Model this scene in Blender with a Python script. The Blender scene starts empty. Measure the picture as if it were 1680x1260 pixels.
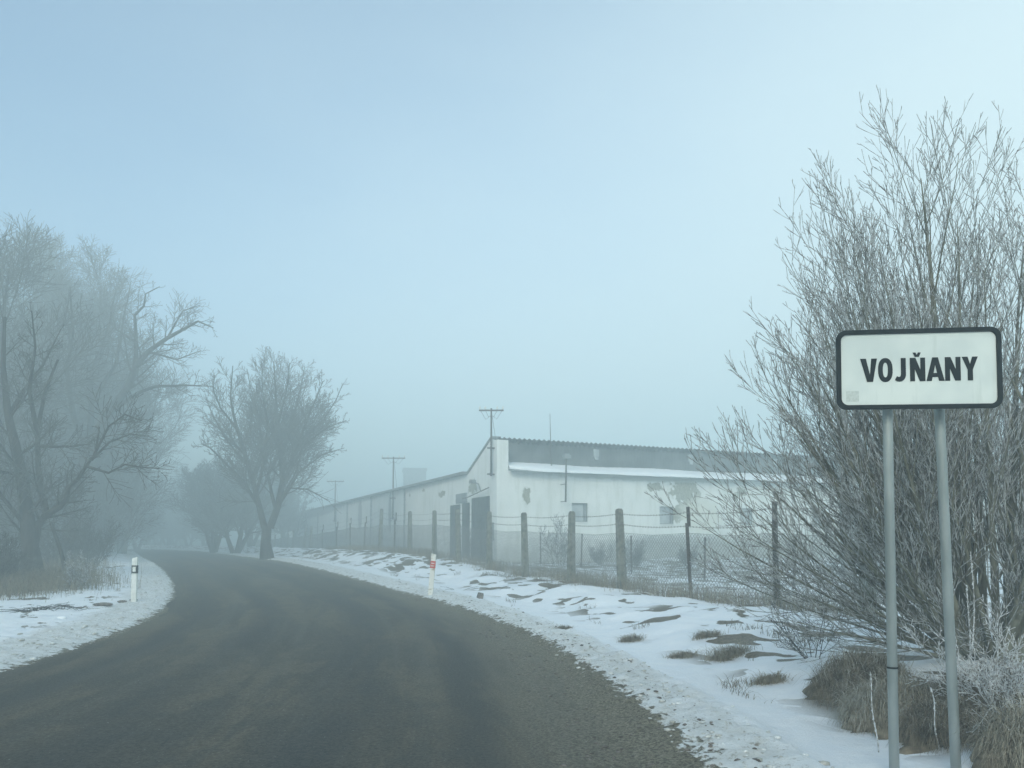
import bpy, bmesh, math, random
import numpy as np
from mathutils import Vector, Matrix
SC = bpy.context.scene
R = math.radians
# ---------------------------------------------------------------- camera
F = 1260.0; PITCH = R(4.0); CX, CY = 840.0, 802.0; EYE = 1.5
cam_d = bpy.data.cameras.new("camera"); cam = bpy.data.objects.new("camera", cam_d)
SC.collection.objects.link(cam); SC.camera = cam
cam_d.sensor_width = 36; cam_d.sensor_fit = 'HORIZONTAL'; cam_d.lens = 36 * F / 1680
cam_d.shift_y = (CY - 630) / 1680.0
cam_d.clip_start = 0.05; cam_d.clip_end = 3000
cam.location = (0, 0, EYE); cam.rotation_euler = (R(90) + PITCH, 0, 0)
# ---------------------------------------------------------------- light
SUN_AZ, SUN_EL = R(196), R(27)          # azimuth measured from +Y towards +X
SKY_STRENGTH = 0.15
HAZE_DENSITY = 0.0155
EXPOSURE = 0.70
w = bpy.data.worlds.new("World"); SC.world = w; w.use_nodes = True
nt = w.node_tree; bg = nt.nodes["Background"]
sky = nt.nodes.new("ShaderNodeTexSky"); sky.sky_type = 'NISHITA'; sky.sun_disc = False
sky.sun_elevation = SUN_EL; sky.sun_rotation = SUN_AZ
sky.air_density = 1.0; sky.dust_density = 2.0; sky.ozone_density = 1.5
# thin high veil of ice cloud, denser towards the right
tc = nt.nodes.new("ShaderNodeTexCoord"); nz = nt.nodes.new("ShaderNodeTexNoise"); nz.inputs['Scale'].default_value = 1.6; nz.inputs['Detail'].default_value = 5
mpv = nt.nodes.new("ShaderNodeMapping"); mpv.inputs['Scale'].default_value = (1, 1, 2.2); nt.links.new(tc.outputs['Generated'], mpv.inputs[0]); nt.links.new(mpv.outputs[0], nz.inputs['Vector'])
sx = nt.nodes.new("ShaderNodeSeparateXYZ"); nt.links.new(tc.outputs['Generated'], sx.inputs[0])
def wm(op, a, b):
    n = nt.nodes.new("ShaderNodeMath"); n.operation = op
    for i, v in enumerate((a, b)):
        if isinstance(v, (int, float)): n.inputs[i].default_value = v
        else: nt.links.new(v, n.inputs[i])
    return n.outputs[0]
fac = wm('ADD', wm('MULTIPLY', sx.outputs['X'], .55), wm('ADD', wm('ADD', wm('MULTIPLY', nz.outputs['Fac'], .3), .2), wm('MULTIPLY', sx.outputs['Z'], -.45)))
mr = nt.nodes.new("ShaderNodeMapRange"); mr.interpolation_type = 'SMOOTHSTEP'; mr.inputs[1].default_value = -.25; mr.inputs[2].default_value = .62; nt.links.new(fac, mr.inputs[0])
mxs = nt.nodes.new("ShaderNodeMix"); mxs.data_type = 'RGBA'; nt.links.new(mr.outputs[0], mxs.inputs['Factor'])
tint = nt.nodes.new("ShaderNodeMix"); tint.data_type = 'RGBA'; tint.blend_type = 'MULTIPLY'; tint.inputs['Factor'].default_value = 1
nt.links.new(sky.outputs[0], tint.inputs[6]); tint.inputs[7].default_value = (.92, 1.03, .985, 1)
nt.links.new(tint.outputs[2], mxs.inputs[6]); mxs.inputs[7].default_value = (3.62, 4.36, 4.55, 1)
nt.links.new(mxs.outputs[2], bg.inputs[0]); bg.inputs[1].default_value = SKY_STRENGTH
sl = bpy.data.lights.new("sun", 'SUN'); sun = bpy.data.objects.new("sun", sl); SC.collection.objects.link(sun)
sl.energy = 1.0; sl.angle = R(20); sl.color = (1.0, 0.97, 0.88)
sd = Vector((math.sin(SUN_AZ) * math.cos(SUN_EL), math.cos(SUN_AZ) * math.cos(SUN_EL), math.sin(SUN_EL)))
sun.rotation_euler = sd.to_track_quat('Z', 'Y').to_euler()
SC.view_settings.view_transform = 'Standard'; SC.view_settings.look = 'None'
SC.view_settings.gamma = 1; SC.view_settings.exposure = EXPOSURE
cy = SC.cycles
cy.max_bounces = 8; cy.diffuse_bounces = 3; cy.glossy_bounces = 2; cy.volume_bounces = 3
cy.transparent_max_bounces = 8; cy.caustics_reflective = False; cy.caustics_refractive = False
cy.use_denoising = True
try: cy.denoiser = 'OPENIMAGEDENOISE'
except Exception: pass
cy.sample_clamp_indirect = 6

# ---------------------------------------------------------------- helpers
def link(o): SC.collection.objects.link(o); return o
def tag(o, label=None, cat=None, group=None, kind=None):
    if label: o['label'] = label
    if cat: o['category'] = cat
    if group: o['group'] = group
    if kind: o['kind'] = kind
    return o
def empty(name, loc=(0, 0, 0), rz=0, **k):
    o = bpy.data.objects.new(name, None); link(o); o.location = loc; o.rotation_euler = (0, 0, rz)
    o.empty_display_size = .2
    return tag(o, **k)
def link_mesh(name, me, mat, parent=None, smooth=False, loc=None):
    o = bpy.data.objects.new(name, me); link(o)
    if mat is not None:
        me.materials.append(mat)
    if smooth: me.polygons.foreach_set('use_smooth', [True] * len(me.polygons))
    if parent: o.parent = parent
    if loc is not None: o.location = loc
    return o
class MB:
    def __init__(s): s.v = []; s.f = []
    def add(s, vs, fs):
        b = len(s.v); s.v += [tuple(q) for q in vs]; s.f += [tuple(i + b for i in f) for f in fs]
    def box(s, x0, x1, y0, y1, z0, z1, M=None):
        vs = [Vector((x, y, z)) for z in (z0, z1) for y in (y0, y1) for x in (x0, x1)]
        if M is not None: vs = [M @ q for q in vs]
        s.add(vs, [(0, 2, 3, 1), (4, 5, 7, 6), (0, 1, 5, 4), (2, 6, 7, 3), (0, 4, 6, 2), (1, 3, 7, 5)])
    def frustum(s, w0, d0, w1, d1, z0, z1, M=None, cx=0, cy=0):
        vs = [Vector((cx + a * w0 / 2, cy + b * d0 / 2, z0)) for a, b in ((-1, -1), (1, -1), (1, 1), (-1, 1))]
        vs += [Vector((cx + a * w1 / 2, cy + b * d1 / 2, z1)) for a, b in ((-1, -1), (1, -1), (1, 1), (-1, 1))]
        if M is not None: vs = [M @ q for q in vs]
        s.add(vs, [(3, 2, 1, 0), (4, 5, 6, 7), (0, 1, 5, 4), (1, 2, 6, 5), (2, 3, 7, 6), (3, 0, 4, 7)])
    def tube(s, pts, rs, k=8, cap=True):
        v, f = tube_np([np.array([tuple(p) for p in pts], float)], [np.array(rs, float)], k)
        b = len(s.v); s.v += [tuple(q) for q in v]; s.f += [tuple(int(i) + b for i in q) for q in f]
        if cap:
            n = len(pts); s.f.append(tuple(b + i for i in range(k))[::-1]); s.f.append(tuple(b + (n - 1) * k + i for i in range(k)))
    def prism(s, poly, y0, y1):      # poly in (x, z) extruded along y
        n = len(poly)
        vs = [(x, y0, z) for x, z in poly] + [(x, y1, z) for x, z in poly]
        fs = [tuple(range(n)), tuple(range(2 * n - 1, n - 1, -1))]
        fs += [(i, i + n, (i + 1) % n + n, (i + 1) % n) for i in range(n)]
        s.add(vs, fs)
    def sphere(s, c, r, seg=6, rings=4, sq=(1, 1, 1)):
        vs = [(c[0], c[1], c[2] - r * sq[2])]
        for i in range(1, rings):
            a = -math.pi / 2 + math.pi * i / rings
            for j in range(seg):
                b = 2 * math.pi * j / seg
                vs.append((c[0] + r * sq[0] * math.cos(a) * math.cos(b), c[1] + r * sq[1] * math.cos(a) * math.sin(b), c[2] + r * sq[2] * math.sin(a)))
        vs.append((c[0], c[1], c[2] + r * sq[2])); fs = []
        for j in range(seg): fs.append((0, 1 + (j + 1) % seg, 1 + j))
        for i in range(rings - 2):
            for j in range(seg):
                a = 1 + i * seg + j; b = 1 + i * seg + (j + 1) % seg
                fs.append((a, b, b + seg, a + seg))
        t = len(vs) - 1; o = 1 + (rings - 2) * seg
        for j in range(seg): fs.append((o + j, o + (j + 1) % seg, t))
        s.add(vs, fs)
    def build(s, name, mat, parent=None, bevel=0, smooth=False, loc=None, recalc=True):
        me = bpy.data.meshes.new(name); me.from_pydata(s.v, [], s.f)
        if recalc or bevel:
            bm = bmesh.new(); bm.from_mesh(me)
            if recalc: bmesh.ops.recalc_face_normals(bm, faces=bm.faces)
            if bevel:
                es = [e for e in bm.edges if len(e.link_faces) == 2 and e.calc_face_angle(0) > R(40)]
                bmesh.ops.bevel(bm, geom=es, offset=bevel, segments=2, affect='EDGES', profile=.6)
            bm.to_mesh(me); bm.free()
        me.update()
        return link_mesh(name, me, mat, parent, smooth, loc)
def np_mesh(name, v, f):
    """v (n,3), f (m,4) or (m,3) numpy -> mesh"""
    me = bpy.data.meshes.new(name); n, k = f.shape
    me.vertices.add(len(v)); me.vertices.foreach_set('co', np.ascontiguousarray(v, dtype=np.float32).ravel())
    me.loops.add(n * k); me.loops.foreach_set('vertex_index', np.ascontiguousarray(f, dtype=np.int32).ravel())
    me.polygons.add(n); me.polygons.foreach_set('loop_start', np.arange(n, dtype=np.int32) * k)
    me.polygons.foreach_set('loop_total', np.full(n, k, dtype=np.int32))
    me.update(calc_edges=True); return me
def tube_np(PL, RL, k):
    """many polylines (same or different length) -> verts, quads"""
    V = []; Q = []; base = 0
    bylen = {}
    for p, r in zip(PL, RL): bylen.setdefault(len(p), []).append((p, r))
    ang = np.arange(k) * 2 * np.pi / k; ca, sa = np.cos(ang), np.sin(ang)
    for n, lst in bylen.items():
        P = np.stack([a for a, _ in lst]); Rr = np.stack([b for _, b in lst]); m = len(lst)
        T = np.empty_like(P); T[:, 1:-1] = P[:, 2:] - P[:, :-2]; T[:, 0] = P[:, 1] - P[:, 0]; T[:, -1] = P[:, -1] - P[:, -2]
        T /= np.linalg.norm(T, axis=2, keepdims=True) + 1e-9
        mean = T.mean(axis=1); ref = np.zeros((m, 3)); ax = np.argmin(np.abs(mean), axis=1); ref[np.arange(m), ax] = 1
        ref = np.repeat(ref[:, None, :], n, 1)
        U = np.cross(T, ref); U /= np.linalg.norm(U, axis=2, keepdims=True) + 1e-9
        W = np.cross(T, U)
        ring = P[:, :, None, :] + Rr[:, :, None, None] * (U[:, :, None, :] * ca[None, None, :, None] + W[:, :, None, :] * sa[None, None, :, None])
        V.append(ring.reshape(-1, 3))
        idx = np.arange(m * n * k).reshape(m, n, k) + base
        a = idx[:, :-1, :]; b = idx[:, 1:, :]
        Q.append(np.stack([a, np.roll(a, -1, 2), np.roll(b, -1, 2), b], -1).reshape(-1, 4))
        base += m * n * k
    return np.concatenate(V), np.concatenate(Q)
def tubes_obj(name, PL, RL, k, mat, parent=None, smooth=True, loc=None):
    v, f = tube_np(PL, RL, k)
    if loc is not None: v = v - np.array(loc)
    me = np_mesh(name, v, f)
    return link_mesh(name, me, mat, parent, smooth)

# noise in numpy -------------------------------------------------
_rs = np.random.RandomState(7); _G = _rs.rand(256, 256)
def vnoise(x, y, seed=0):
    x = x + seed * 17.3; y = y + seed * 31.7
    xi = np.floor(x).astype(int); yi = np.floor(y).astype(int); fx = x - xi; fy = y - yi
    fx = fx * fx * (3 - 2 * fx); fy = fy * fy * (3 - 2 * fy)
    g = lambda a, b: _G[a & 255, b & 255]
    return (g(xi, yi) * (1 - fx) + g(xi + 1, yi) * fx) * (1 - fy) + (g(xi, yi + 1) * (1 - fx) + g(xi + 1, yi + 1) * fx) * fy - .5
def fbm(x, y, o=4, seed=0):
    r = 0; a = 1
    for i in range(o):
        r = r + a * vnoise(x, y, seed + i); x = x * 2.03; y = y * 2.03; a *= .5
    return r
def Sm(t): t = np.clip(t, 0, 1); return t * t * (3 - 2 * t)

# ---------------------------------------------------------------- road line and ground height
CL = [(6, -70, 3.3), (3.2, -40, 3.3), (.6, -20, 3.3), (-1.1, -8, 3.3), (-1.9, 0, 3.3), (-2.35, 5.5, 3.3), (-2.7, 9.3, 3.28), (-3.25, 12.8, 3.22), (-4.35, 17, 3.1), (-6.9, 23.1, 2.95),
      (-8.7, 27, 2.95), (-11.4, 32.6, 3.0), (-15.5, 40.7, 3.1), (-20.9, 51, 3.2), (-38.5, 86, 3.3), (-56, 112, 3.3), (-90, 140, 3.3), (-150, 165, 3.3), (-240, 180, 3.3)]
_c = np.array(CL, float)
_t = np.concatenate([[0], np.cumsum(np.hypot(np.diff(_c[:, 0]), np.diff(_c[:, 1])))])
def _smooth_curve(step=.5):
    tt = np.arange(0, _t[-1], step)
    # Catmull-Rom style: linear interpolation followed by box smoothing
    x = np.interp(tt, _t, _c[:, 0]); y = np.interp(tt, _t, _c[:, 1]); h = np.interp(tt, _t, _c[:, 2])
    for _ in range(40):
        for a in (x, y, h): a[1:-1] = .25 * a[:-2] + .5 * a[1:-1] + .25 * a[2:]
    return x, y, h
RX, RY, RH = _smooth_curve()
_dx = np.gradient(RX); _dy = np.gradient(RY); _l = np.hypot(_dx, _dy); RNX = _dy / _l; RNY = -_dx / _l     # right normal
RS = np.concatenate([[0], np.cumsum(np.hypot(np.diff(RX), np.diff(RY)))])
def road_dist(x, y):
    """signed edge distance (+ outside), side (+1 right)"""
    x = np.atleast_1d(x).astype(float).ravel(); y = np.atleast_1d(y).astype(float).ravel()
    e = np.empty(len(x)); sd_ = np.empty(len(x))
    for i in range(0, len(x), 20000):
        dx = x[i:i + 20000, None] - RX[None]; dy = y[i:i + 20000, None] - RY[None]
        d2 = dx * dx + dy * dy; j = d2.argmin(1); k = np.arange(len(j))
        s = dx[k, j] * RNX[j] + dy[k, j] * RNY[j]
        e[i:i + 20000] = np.sqrt(d2[k, j]) - RH[j]; e[i:i + 20000] = np.maximum(e[i:i + 20000], np.abs(s) - RH[j]) ; sd_[i:i + 20000] = np.sign(s)
    return e, sd_
def zbase(y): return .5 * Sm((np.asarray(y, float) - 12) / 33)
def gheight(x, y, rough=True):
    x = np.atleast_1d(x).astype(float).ravel(); y = np.atleast_1d(y).astype(float).ravel()
    e, s = road_dist(x, y); z = zbase(y)
    near = 1 - Sm((y - 14) / 16)
    ln = fbm(x * .35, y * .35, 4, 3); fn = fbm(x * 2.2, y * 2.2, 4, 9); ff = fbm(x * 9, y * 9, 3, 21)
    en = e + .16 * fbm(x * 1.3, y * 1.3, 4, 5)          # ragged edge distance
    inside = -.05
    # right
    wind = .055 * Sm((en + .05) / .35) * 1.0
    wind = wind + .035 * Sm((en - .2) / .4) * (1 - Sm((en - .95) / .25))
    dip = -.09 * near * Sm((en - .95) / .35) * (1 - Sm((en - 1.5) / 1.3))
    bank = (.24 + .22 * Sm((y - 24) / 12)) * Sm((e - 1.7) / 2.0) * (1 - Sm((e - 5.0) / 2.0))
    lump = .17 * fbm(x * .9 + y * .5, y * .9 - x * .3, 3, 13) * Sm((e - 1.4) / 1.2) * (1 - .6 * Sm((e - 6) / 3))
    zr = wind + dip + bank + lump + .012 * fn * Sm(en / .5) + (.055 * ff * Sm(en / .25) * (1 - Sm((en - .9) / .3)))
    # left
    wl = .05 * Sm((en + .05) / .3) + .05 * Sm((en - .5) / 1.5) + .06 * ln * Sm((e - 1) / 2) + .25 * Sm((e - 5) / 5)
    wl = wl + .02 * fn * Sm(en / .4) + .055 * ff * Sm(en / .3) * (1 - Sm((en - 2.6) / .8))
    out = np.where(s > 0, zr, wl) + .25 * ln * Sm((e - 9) / 8)
    k = Sm((en + .35) / .35)
    return z + inside * (1 - k) + out * Sm((en + .1) / .1)
def gz(x, y): return float(gheight(x, y)[0])
def ray(px, py):
    u = (px - CX) / F; v = (CY - py) / F
    return u, math.cos(PITCH) - v * math.sin(PITCH), math.sin(PITCH) + v * math.cos(PITCH)
def W(px, py, d):
    """point seen at photo position (px,py), d metres ahead"""
    a, b, c = ray(px, py); return Vector((a / b * d, d, EYE + c / b * d))
def G(px, py):
    """ground point seen at photo position"""
    a, b, c = ray(px, py); d = 15.0
    for _ in range(80):
        z = float(zbase(d)); d = .5 * d + .5 * (EYE - z) / max(-c / b, .003)
    for _ in range(12):
        z = gz(a / b * d, d); d = .5 * d + .5 * (EYE - z) / max(-c / b, .003)
    x = a / b * d; return Vector((x, d, gz(x, d)))
def GX(px, d):
    a, b, c = ray(px, 890); x = a / b * d; return Vector((x, d, gz(x, d)))

# ---------------------------------------------------------------- materials
class NT:
    def __init__(s, name):
        s.m = bpy.data.materials.new(name); s.m.use_nodes = True; s.t = s.m.node_tree; s.n = s.t.nodes
        s.b = s.n["Principled BSDF"]; s.b.inputs['Specular IOR Level'].default_value = .3
    def new(s, ty, **k):
        n = s.n.new(ty)
        for a, v in k.items(): setattr(n, a, v)
        return n
    def ln(s, a, b): s.t.links.new(a, b)
    def inp(s, sock, v):
        if hasattr(v, 'is_output') or isinstance(v, bpy.types.NodeSocket): s.ln(v, sock)
        else: sock.default_value = v
    def coord(s, kind='Object', scale=(1, 1, 1), rot=(0, 0, 0)):
        tc = s.new('ShaderNodeTexCoord'); mp = s.new('ShaderNodeMapping'); mp.inputs['Scale'].default_value = scale; mp.inputs['Rotation'].default_value = rot
        s.ln(tc.outputs[kind], mp.inputs[0]); return mp.outputs[0]
    def noise(s, co, scale, detail=4, rough=.55, dist=0):
        n = s.new('ShaderNodeTexNoise'); n.inputs['Scale'].default_value = scale; n.inputs['Detail'].default_value = detail
        n.inputs['Roughness'].default_value = rough; n.inputs['Distortion'].default_value = dist
        s.ln(co, n.inputs['Vector']); return n.outputs['Fac']
    def math(s, op, a, b=0, c=0):
        n = s.new('ShaderNodeMath', operation=op); s.inp(n.inputs[0], a); s.inp(n.inputs[1], b); s.inp(n.inputs[2], c); return n.outputs[0]
    def ramp(s, f, a, b):       # smooth 0..1 between a and b
        n = s.new('ShaderNodeMapRange', interpolation_type='SMOOTHSTEP'); s.inp(n.inputs[0], f)
        if a > b: n.inputs[1].default_value = b; n.inputs[2].default_value = a; n.inputs[3].default_value = 1; n.inputs[4].default_value = 0
        else: n.inputs[1].default_value = a; n.inputs[2].default_value = b
        return n.outputs[0]
    def mix(s, f, a, b):
        n = s.new('ShaderNodeMix', data_type='RGBA'); s.inp(n.inputs['Factor'], f)
        for q, v in ((n.inputs[6], a), (n.inputs[7], b)):
            if isinstance(v, tuple): q.default_value = (*v, 1) if len(v) == 3 else v
            else: s.ln(v, q)
        return n.outputs[2]
    def attr(s, name):
        n = s.new('ShaderNodeAttribute'); n.attribute_name = name; return n.outputs['Fac']
    def bump(s, h, strength=.3, dist=.02, normal=None):
        n = s.new('ShaderNodeBump'); n.inputs['Strength'].default_value = strength; n.inputs['Distance'].default_value = dist
        s.ln(h, n.inputs['Height'])
        if normal is not None: s.ln(normal, n.inputs['Normal'])
        s.ln(n.outputs[0], s.b.inputs['Normal']); return n.outputs[0]
    def done(s, col, rough=.8, metal=0):
        if isinstance(col, tuple): s.b.inputs['Base Color'].default_value = (*col, 1)
        else: s.ln(col, s.b.inputs['Base Color'])
        s.inp(s.b.inputs['Roughness'], rough); s.b.inputs['Metallic'].default_value = metal
        return s.m
def simple(name, c1, c2, scale=6, rough=.8, metal=0, bump=.2, bd=.01, detail=5, stretch=(1, 1, 1), lo=.35, hi=.65):
    t = NT(name); co = t.coord('Object', stretch); n = t.noise(co, scale, detail)
    if bump: t.bump(t.noise(co, scale * 3, 4), bump, bd)
    return t.done(t.mix(t.ramp(n, lo, hi), c1, c2), rough, metal)

def mat_ground():
    t = NT("snowy_ground"); co = t.coord('Object')
    e = t.attr('edge'); sd_ = t.attr('side')
    n1 = t.noise(co, 1.1, 6, .6); n2 = t.noise(co, 7, 6, .65); n3 = t.noise(co, 38, 6, .85); n4 = t.noise(co, 3.2, 5, .6)
    en = t.math('ADD', e, t.math('MULTIPLY', t.math('SUBTRACT', n1, .5), .7))
    right = t.ramp(sd_, -.2, .2)
    snow = t.mix(t.ramp(n4, .3, .7), (.80, .84, .88), (.86, .88, .90))
    # road-salt-and-grit snow next to the road
    dirt = t.mix(t.ramp(n2, .36, .62), (.66, .67, .65), (.78, .80, .80))
    dirt = t.mix(t.ramp(t.noise(co, 16, 6, .75), .54, .66), dirt, (.30, .27, .22))
    dirt = t.mix(t.math('MULTIPLY', t.ramp(t.noise(co, 3.5, 6, .7), .52, .66), .45), dirt, (.50, .47, .40))
    lim = t.mix(right, (1.1, 1.1, 1.1), (1.0, 1.0, 1.0))
    dm = t.ramp(t.math('SUBTRACT', lim, en), -.15, .25)
    dm = t.math('MULTIPLY', dm, t.ramp(n1, .1, .45))
    col = t.mix(dm, snow, dirt)
    # gravel / dead turf edge
    grav = t.mix(t.ramp(n3, .38, .62), (.050, .044, .030), (.29, .265, .20))
    yy = t.new('ShaderNodeSeparateXYZ'); t.ln(co, yy.inputs[0])
    nearw = t.ramp(yy.outputs['Y'], 22, 9)
    wid = t.math('MULTIPLY', t.math('MULTIPLY', right, nearw), .30)
    gm = t.ramp(t.math('SUBTRACT', t.math('ADD', wid, t.math('MULTIPLY', right, .08)), t.math('ADD', e, t.math('MULTIPLY', t.math('SUBTRACT', n2, .5), .9))), -.02, .05)
    col = t.mix(gm, col, grav)
    # turf showing through the snow on the bank, lens-shaped, slanted patches
    co2 = t.new('ShaderNodeMapping'); co2.inputs['Scale'].default_value = (1.75, .85, 1); t.ln(t.coord('Object', (1, 1, 1), (0, 0, R(-38))), co2.inputs[0]); co2 = co2.outputs[0]
    pn = t.noise(co2, 1.35, 2, .45, .15); pn2 = t.noise(co, .32, 2)
    zone = t.math('MULTIPLY', t.ramp(e, 1.6, 2.3), right)
    pm = t.math('MULTIPLY', t.ramp(t.math('ADD', pn, t.math('ADD', t.math('MULTIPLY', t.math('SUBTRACT', n2, .5), .07), t.math('MULTIPLY', t.ramp(yy.outputs['Y'], 25, 31), .05))), .56, .58), zone)
    pm = t.math('MULTIPLY', pm, t.ramp(pn2, .36, .44))
    tl = t.math('MULTIPLY', t.math('SUBTRACT', 1.0, right), t.ramp(e, .9, 1.6))
    pml = t.math('MULTIPLY', t.ramp(t.math('ADD', t.noise(co, 1.7, 4, .6), t.math('MULTIPLY', t.math('SUBTRACT', n2, .5), .12)), .59, .61), tl)
    # forest floor and rough field: more turf
    ff = t.math('MULTIPLY', t.ramp(e, 4.5, 8.5), t.math('SUBTRACT', 1.0, right))
    fm = t.math('MULTIPLY', ff, t.ramp(n4, .30, .45))
    fld = t.math('MULTIPLY', t.math('MULTIPLY', t.ramp(e, 5.0, 6.5), right), t.ramp(t.noise(co, 1.3, 6, .7), .52, .60))
    allm = t.math('MAXIMUM', t.math('MAXIMUM', pm, pml), t.math('MAXIMUM', fm, t.math('MULTIPLY', fld, .8)))
    turf = t.mix(t.ramp(t.noise(co, 25, 5, .7), .35, .65), (.07, .055, .035), (.20, .165, .11))
    col = t.mix(allm, col, turf)
    h = t.math('ADD', t.math('MULTIPLY', n2, .6), t.math('MULTIPLY', n3, .25))
    h = t.math('ADD', h, t.math('MULTIPLY', t.noise(co, 16, 6, .75), t.math('MULTIPLY', dm, .8)))
    h = t.math('SUBTRACT', h, t.math('MULTIPLY', allm, .5))
    t.bump(h, .7, .06)
    t.b.inputs['Subsurface Weight'].default_value = 0
    return t.done(col, t.mix(gm, (.55,) * 3, (.9,) * 3))

def mat_road():
    t = NT("asphalt"); uvn = t.new('ShaderNodeUVMap'); uvn.uv_map = 'road'
    sp = t.new('ShaderNodeSeparateXYZ'); t.ln(uvn.outputs[0], sp.inputs[0]); u = sp.outputs['X']
    def st(su, sv, scale, d=5, ro=.6, dist=0):
        mp = t.new('ShaderNodeMapping'); mp.inputs['Scale'].default_value = (su, sv, 1); t.ln(uvn.outputs[0], mp.inputs[0]); return t.noise(mp.outputs[0], scale, d, ro, dist)
    co = t.coord('Object')
    grit = t.noise(co, 34, 6, .85); pat = st(1, .18, 1.3, 7, .68, .5); streak = st(2.6, .05, 1.6, 4); big = t.noise(co, .28, 4, .6); mot = t.noise(co, 2.4, 7, .7)
    base = t.mix(t.ramp(grit, .36, .64), (.031, .031, .025), (.112, .105, .084))
    base = t.mix(t.ramp(pat, .45, .58), base, t.mix(t.ramp(grit, .36, .64), (.068, .061, .044), (.168, .150, .112)))
    base = t.mix(t.math('MULTIPLY', t.ramp(mot, .46, .66), .45), base, t.mix(t.ramp(grit, .36, .64), (.026, .032, .032), (.070, .074, .068)))
    base = t.mix(t.math('MULTIPLY', t.ramp(streak, .48, .70), .5), base, t.mix(t.ramp(grit, .36, .64), (.066, .064, .050), (.150, .146, .120)))
    def track(c, w_):
        d = t.math('ABSOLUTE', t.math('SUBTRACT', t.math('ADD', u, t.math('MULTIPLY', t.math('SUBTRACT', big, .5), .9)), c)); return t.ramp(d, w_, .05)
    tr = t.math('MAXIMUM', t.math('MAXIMUM', track(.85, .5), track(2.15, .35)), t.math('MAXIMUM', track(-.85, .45), track(-2.2, .4)))
    base = t.mix(t.math('MULTIPLY', tr, .5), base, t.mix(t.ramp(grit, .36, .64), (.022, .027, .028), (.062, .068, .067)))
    au = t.math('MAXIMUM', u, t.math('SUBTRACT', t.math('MULTIPLY', u, -1), .75)); edge = t.ramp(t.math('ADD', au, t.math('ADD', t.math('MULTIPLY', t.math('SUBTRACT', pat, .5), 1.6), t.math('MULTIPLY', t.math('SUBTRACT', mot, .5), .8))), 1.9, 3.1)
    base = t.mix(t.math('MULTIPLY', edge, .85), base, t.mix(t.ramp(t.noise(co, 38, 6, .85), .38, .62), (.050, .044, .030), (.27, .245, .185)))
    chips = t.ramp(t.noise(co, 42, 2, .5), .72, .76)
    base = t.mix(t.math('MULTIPLY', chips, .8), base, (.38, .38, .36))
    t.bump(t.math('ADD', grit, mot), .8, .02)
    return t.done(base, t.mix(t.ramp(pat, .4, .7), (.78,) * 3, (.92,) * 3))

M_GROUND = mat_ground(); M_ROAD = mat_road()

def mat_plaster(name, peels, stains_shade):
    t = NT(name); co = t.coord('Object'); sp = t.new('ShaderNodeSeparateXYZ'); t.ln(co, sp.inputs[0])
    n1 = t.noise(co, .55, 6, .6); n2 = t.noise(co, 2.6, 7, .62, .3); n3 = t.noise(t.coord('Object', (2.2, 2.2, .35)), 1.3, 6, .6)
    col = t.mix(t.ramp(n1, .3, .7), (.74, .76, .73), (.84, .85, .82))
    col = t.mix(t.math('MULTIPLY', t.ramp(n3, .46, .70), .5), col, (.56, .58, .52))
    fine = t.noise(co, 9, 6, .7)
    col = t.mix(t.math('MULTIPLY', t.ramp(fine, .50, .70), .35), col, (.58, .6, .56))
    # splash zone at the foot of the wall
    z = sp.outputs['Z']
    foot = t.ramp(t.math('ADD', z, t.math('MULTIPLY', n2, 1.6)), 2.1, .7)
    col = t.mix(t.math('MULTIPLY', foot, .65), col, (.34, .35, .32))
    def blob(ax, c, cz, rx, rz):
        a = t.math('DIVIDE', t.math('SUBTRACT', sp.outputs[ax], c), rx); b = t.math('DIVIDE', t.math('SUBTRACT', z, cz), rz)
        return t.math('SQRT', t.math('ADD', t.math('MULTIPLY', a, a), t.math('MULTIPLY', b, b)))
    h = None
    for ax, c, cz, rx, rz in peels:
        d = t.math('ADD', blob(ax, c, cz, rx, rz), t.math('MULTIPLY', t.math('SUBTRACT', n2, .5), 2.6))
        m = t.ramp(d, .74, .66)
        under = t.mix(t.ramp(fine, .42, .55), (.24, .25, .19), (.36, .36, .29))
        rim = t.ramp(d, .86, .76)
        col = t.mix(t.math('MULTIPLY', rim, .35), col, (.46, .47, .42))
        col = t.mix(m, col, under); h = m if h is None else t.math('MAXIMUM', h, m)
    for ax, c, cz, rx, rz, cc in stains_shade:  # also draws the painted eave shade of the side wall
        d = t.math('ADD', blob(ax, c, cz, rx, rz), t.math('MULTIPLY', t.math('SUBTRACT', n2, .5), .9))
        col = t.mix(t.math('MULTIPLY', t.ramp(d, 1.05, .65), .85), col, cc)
    hh = t.math('MULTIPLY', fine, .3)
    if h is not None: hh = t.math('SUBTRACT', hh, h)
    t.bump(hh, .5, .03)
    return t.done(col, .88)

M_CONC = simple("weathered_concrete", (.11, .115, .095), (.24, .24, .205), 7, .9, 0, .5, .01, 7, lo=.3, hi=.7)
M_CONCG = simple("grey_pole_concrete", (.28, .29, .29), (.38, .39, .39), 3, .9, 0, .2)
M_RUST = simple("rusty_steel", (.045, .038, .032), (.11, .09, .078), 14, .8, .3, .3, .004)
M_GALV = simple("galvanised_steel", (.30, .335, .325), (.38, .415, .40), 9, .5, .35, .12, .002, 6, (1, 1, .35))
M_WIRE = simple("frosted_wire", (.12, .13, .13), (.34, .36, .36), 60, .8, 0, 0)
M_BARB = simple("old_wire", (.12, .12, .11), (.25, .25, .24), 40, .8, .2, 0)
M_BLACK = simple("black_paint", (.010, .015, .018), (.018, .024, .027), 12, .8, 0, .05)
M_BLACK.node_tree.nodes["Principled BSDF"].inputs["Specular IOR Level"].default_value = .12
M_SIGN = None
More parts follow.
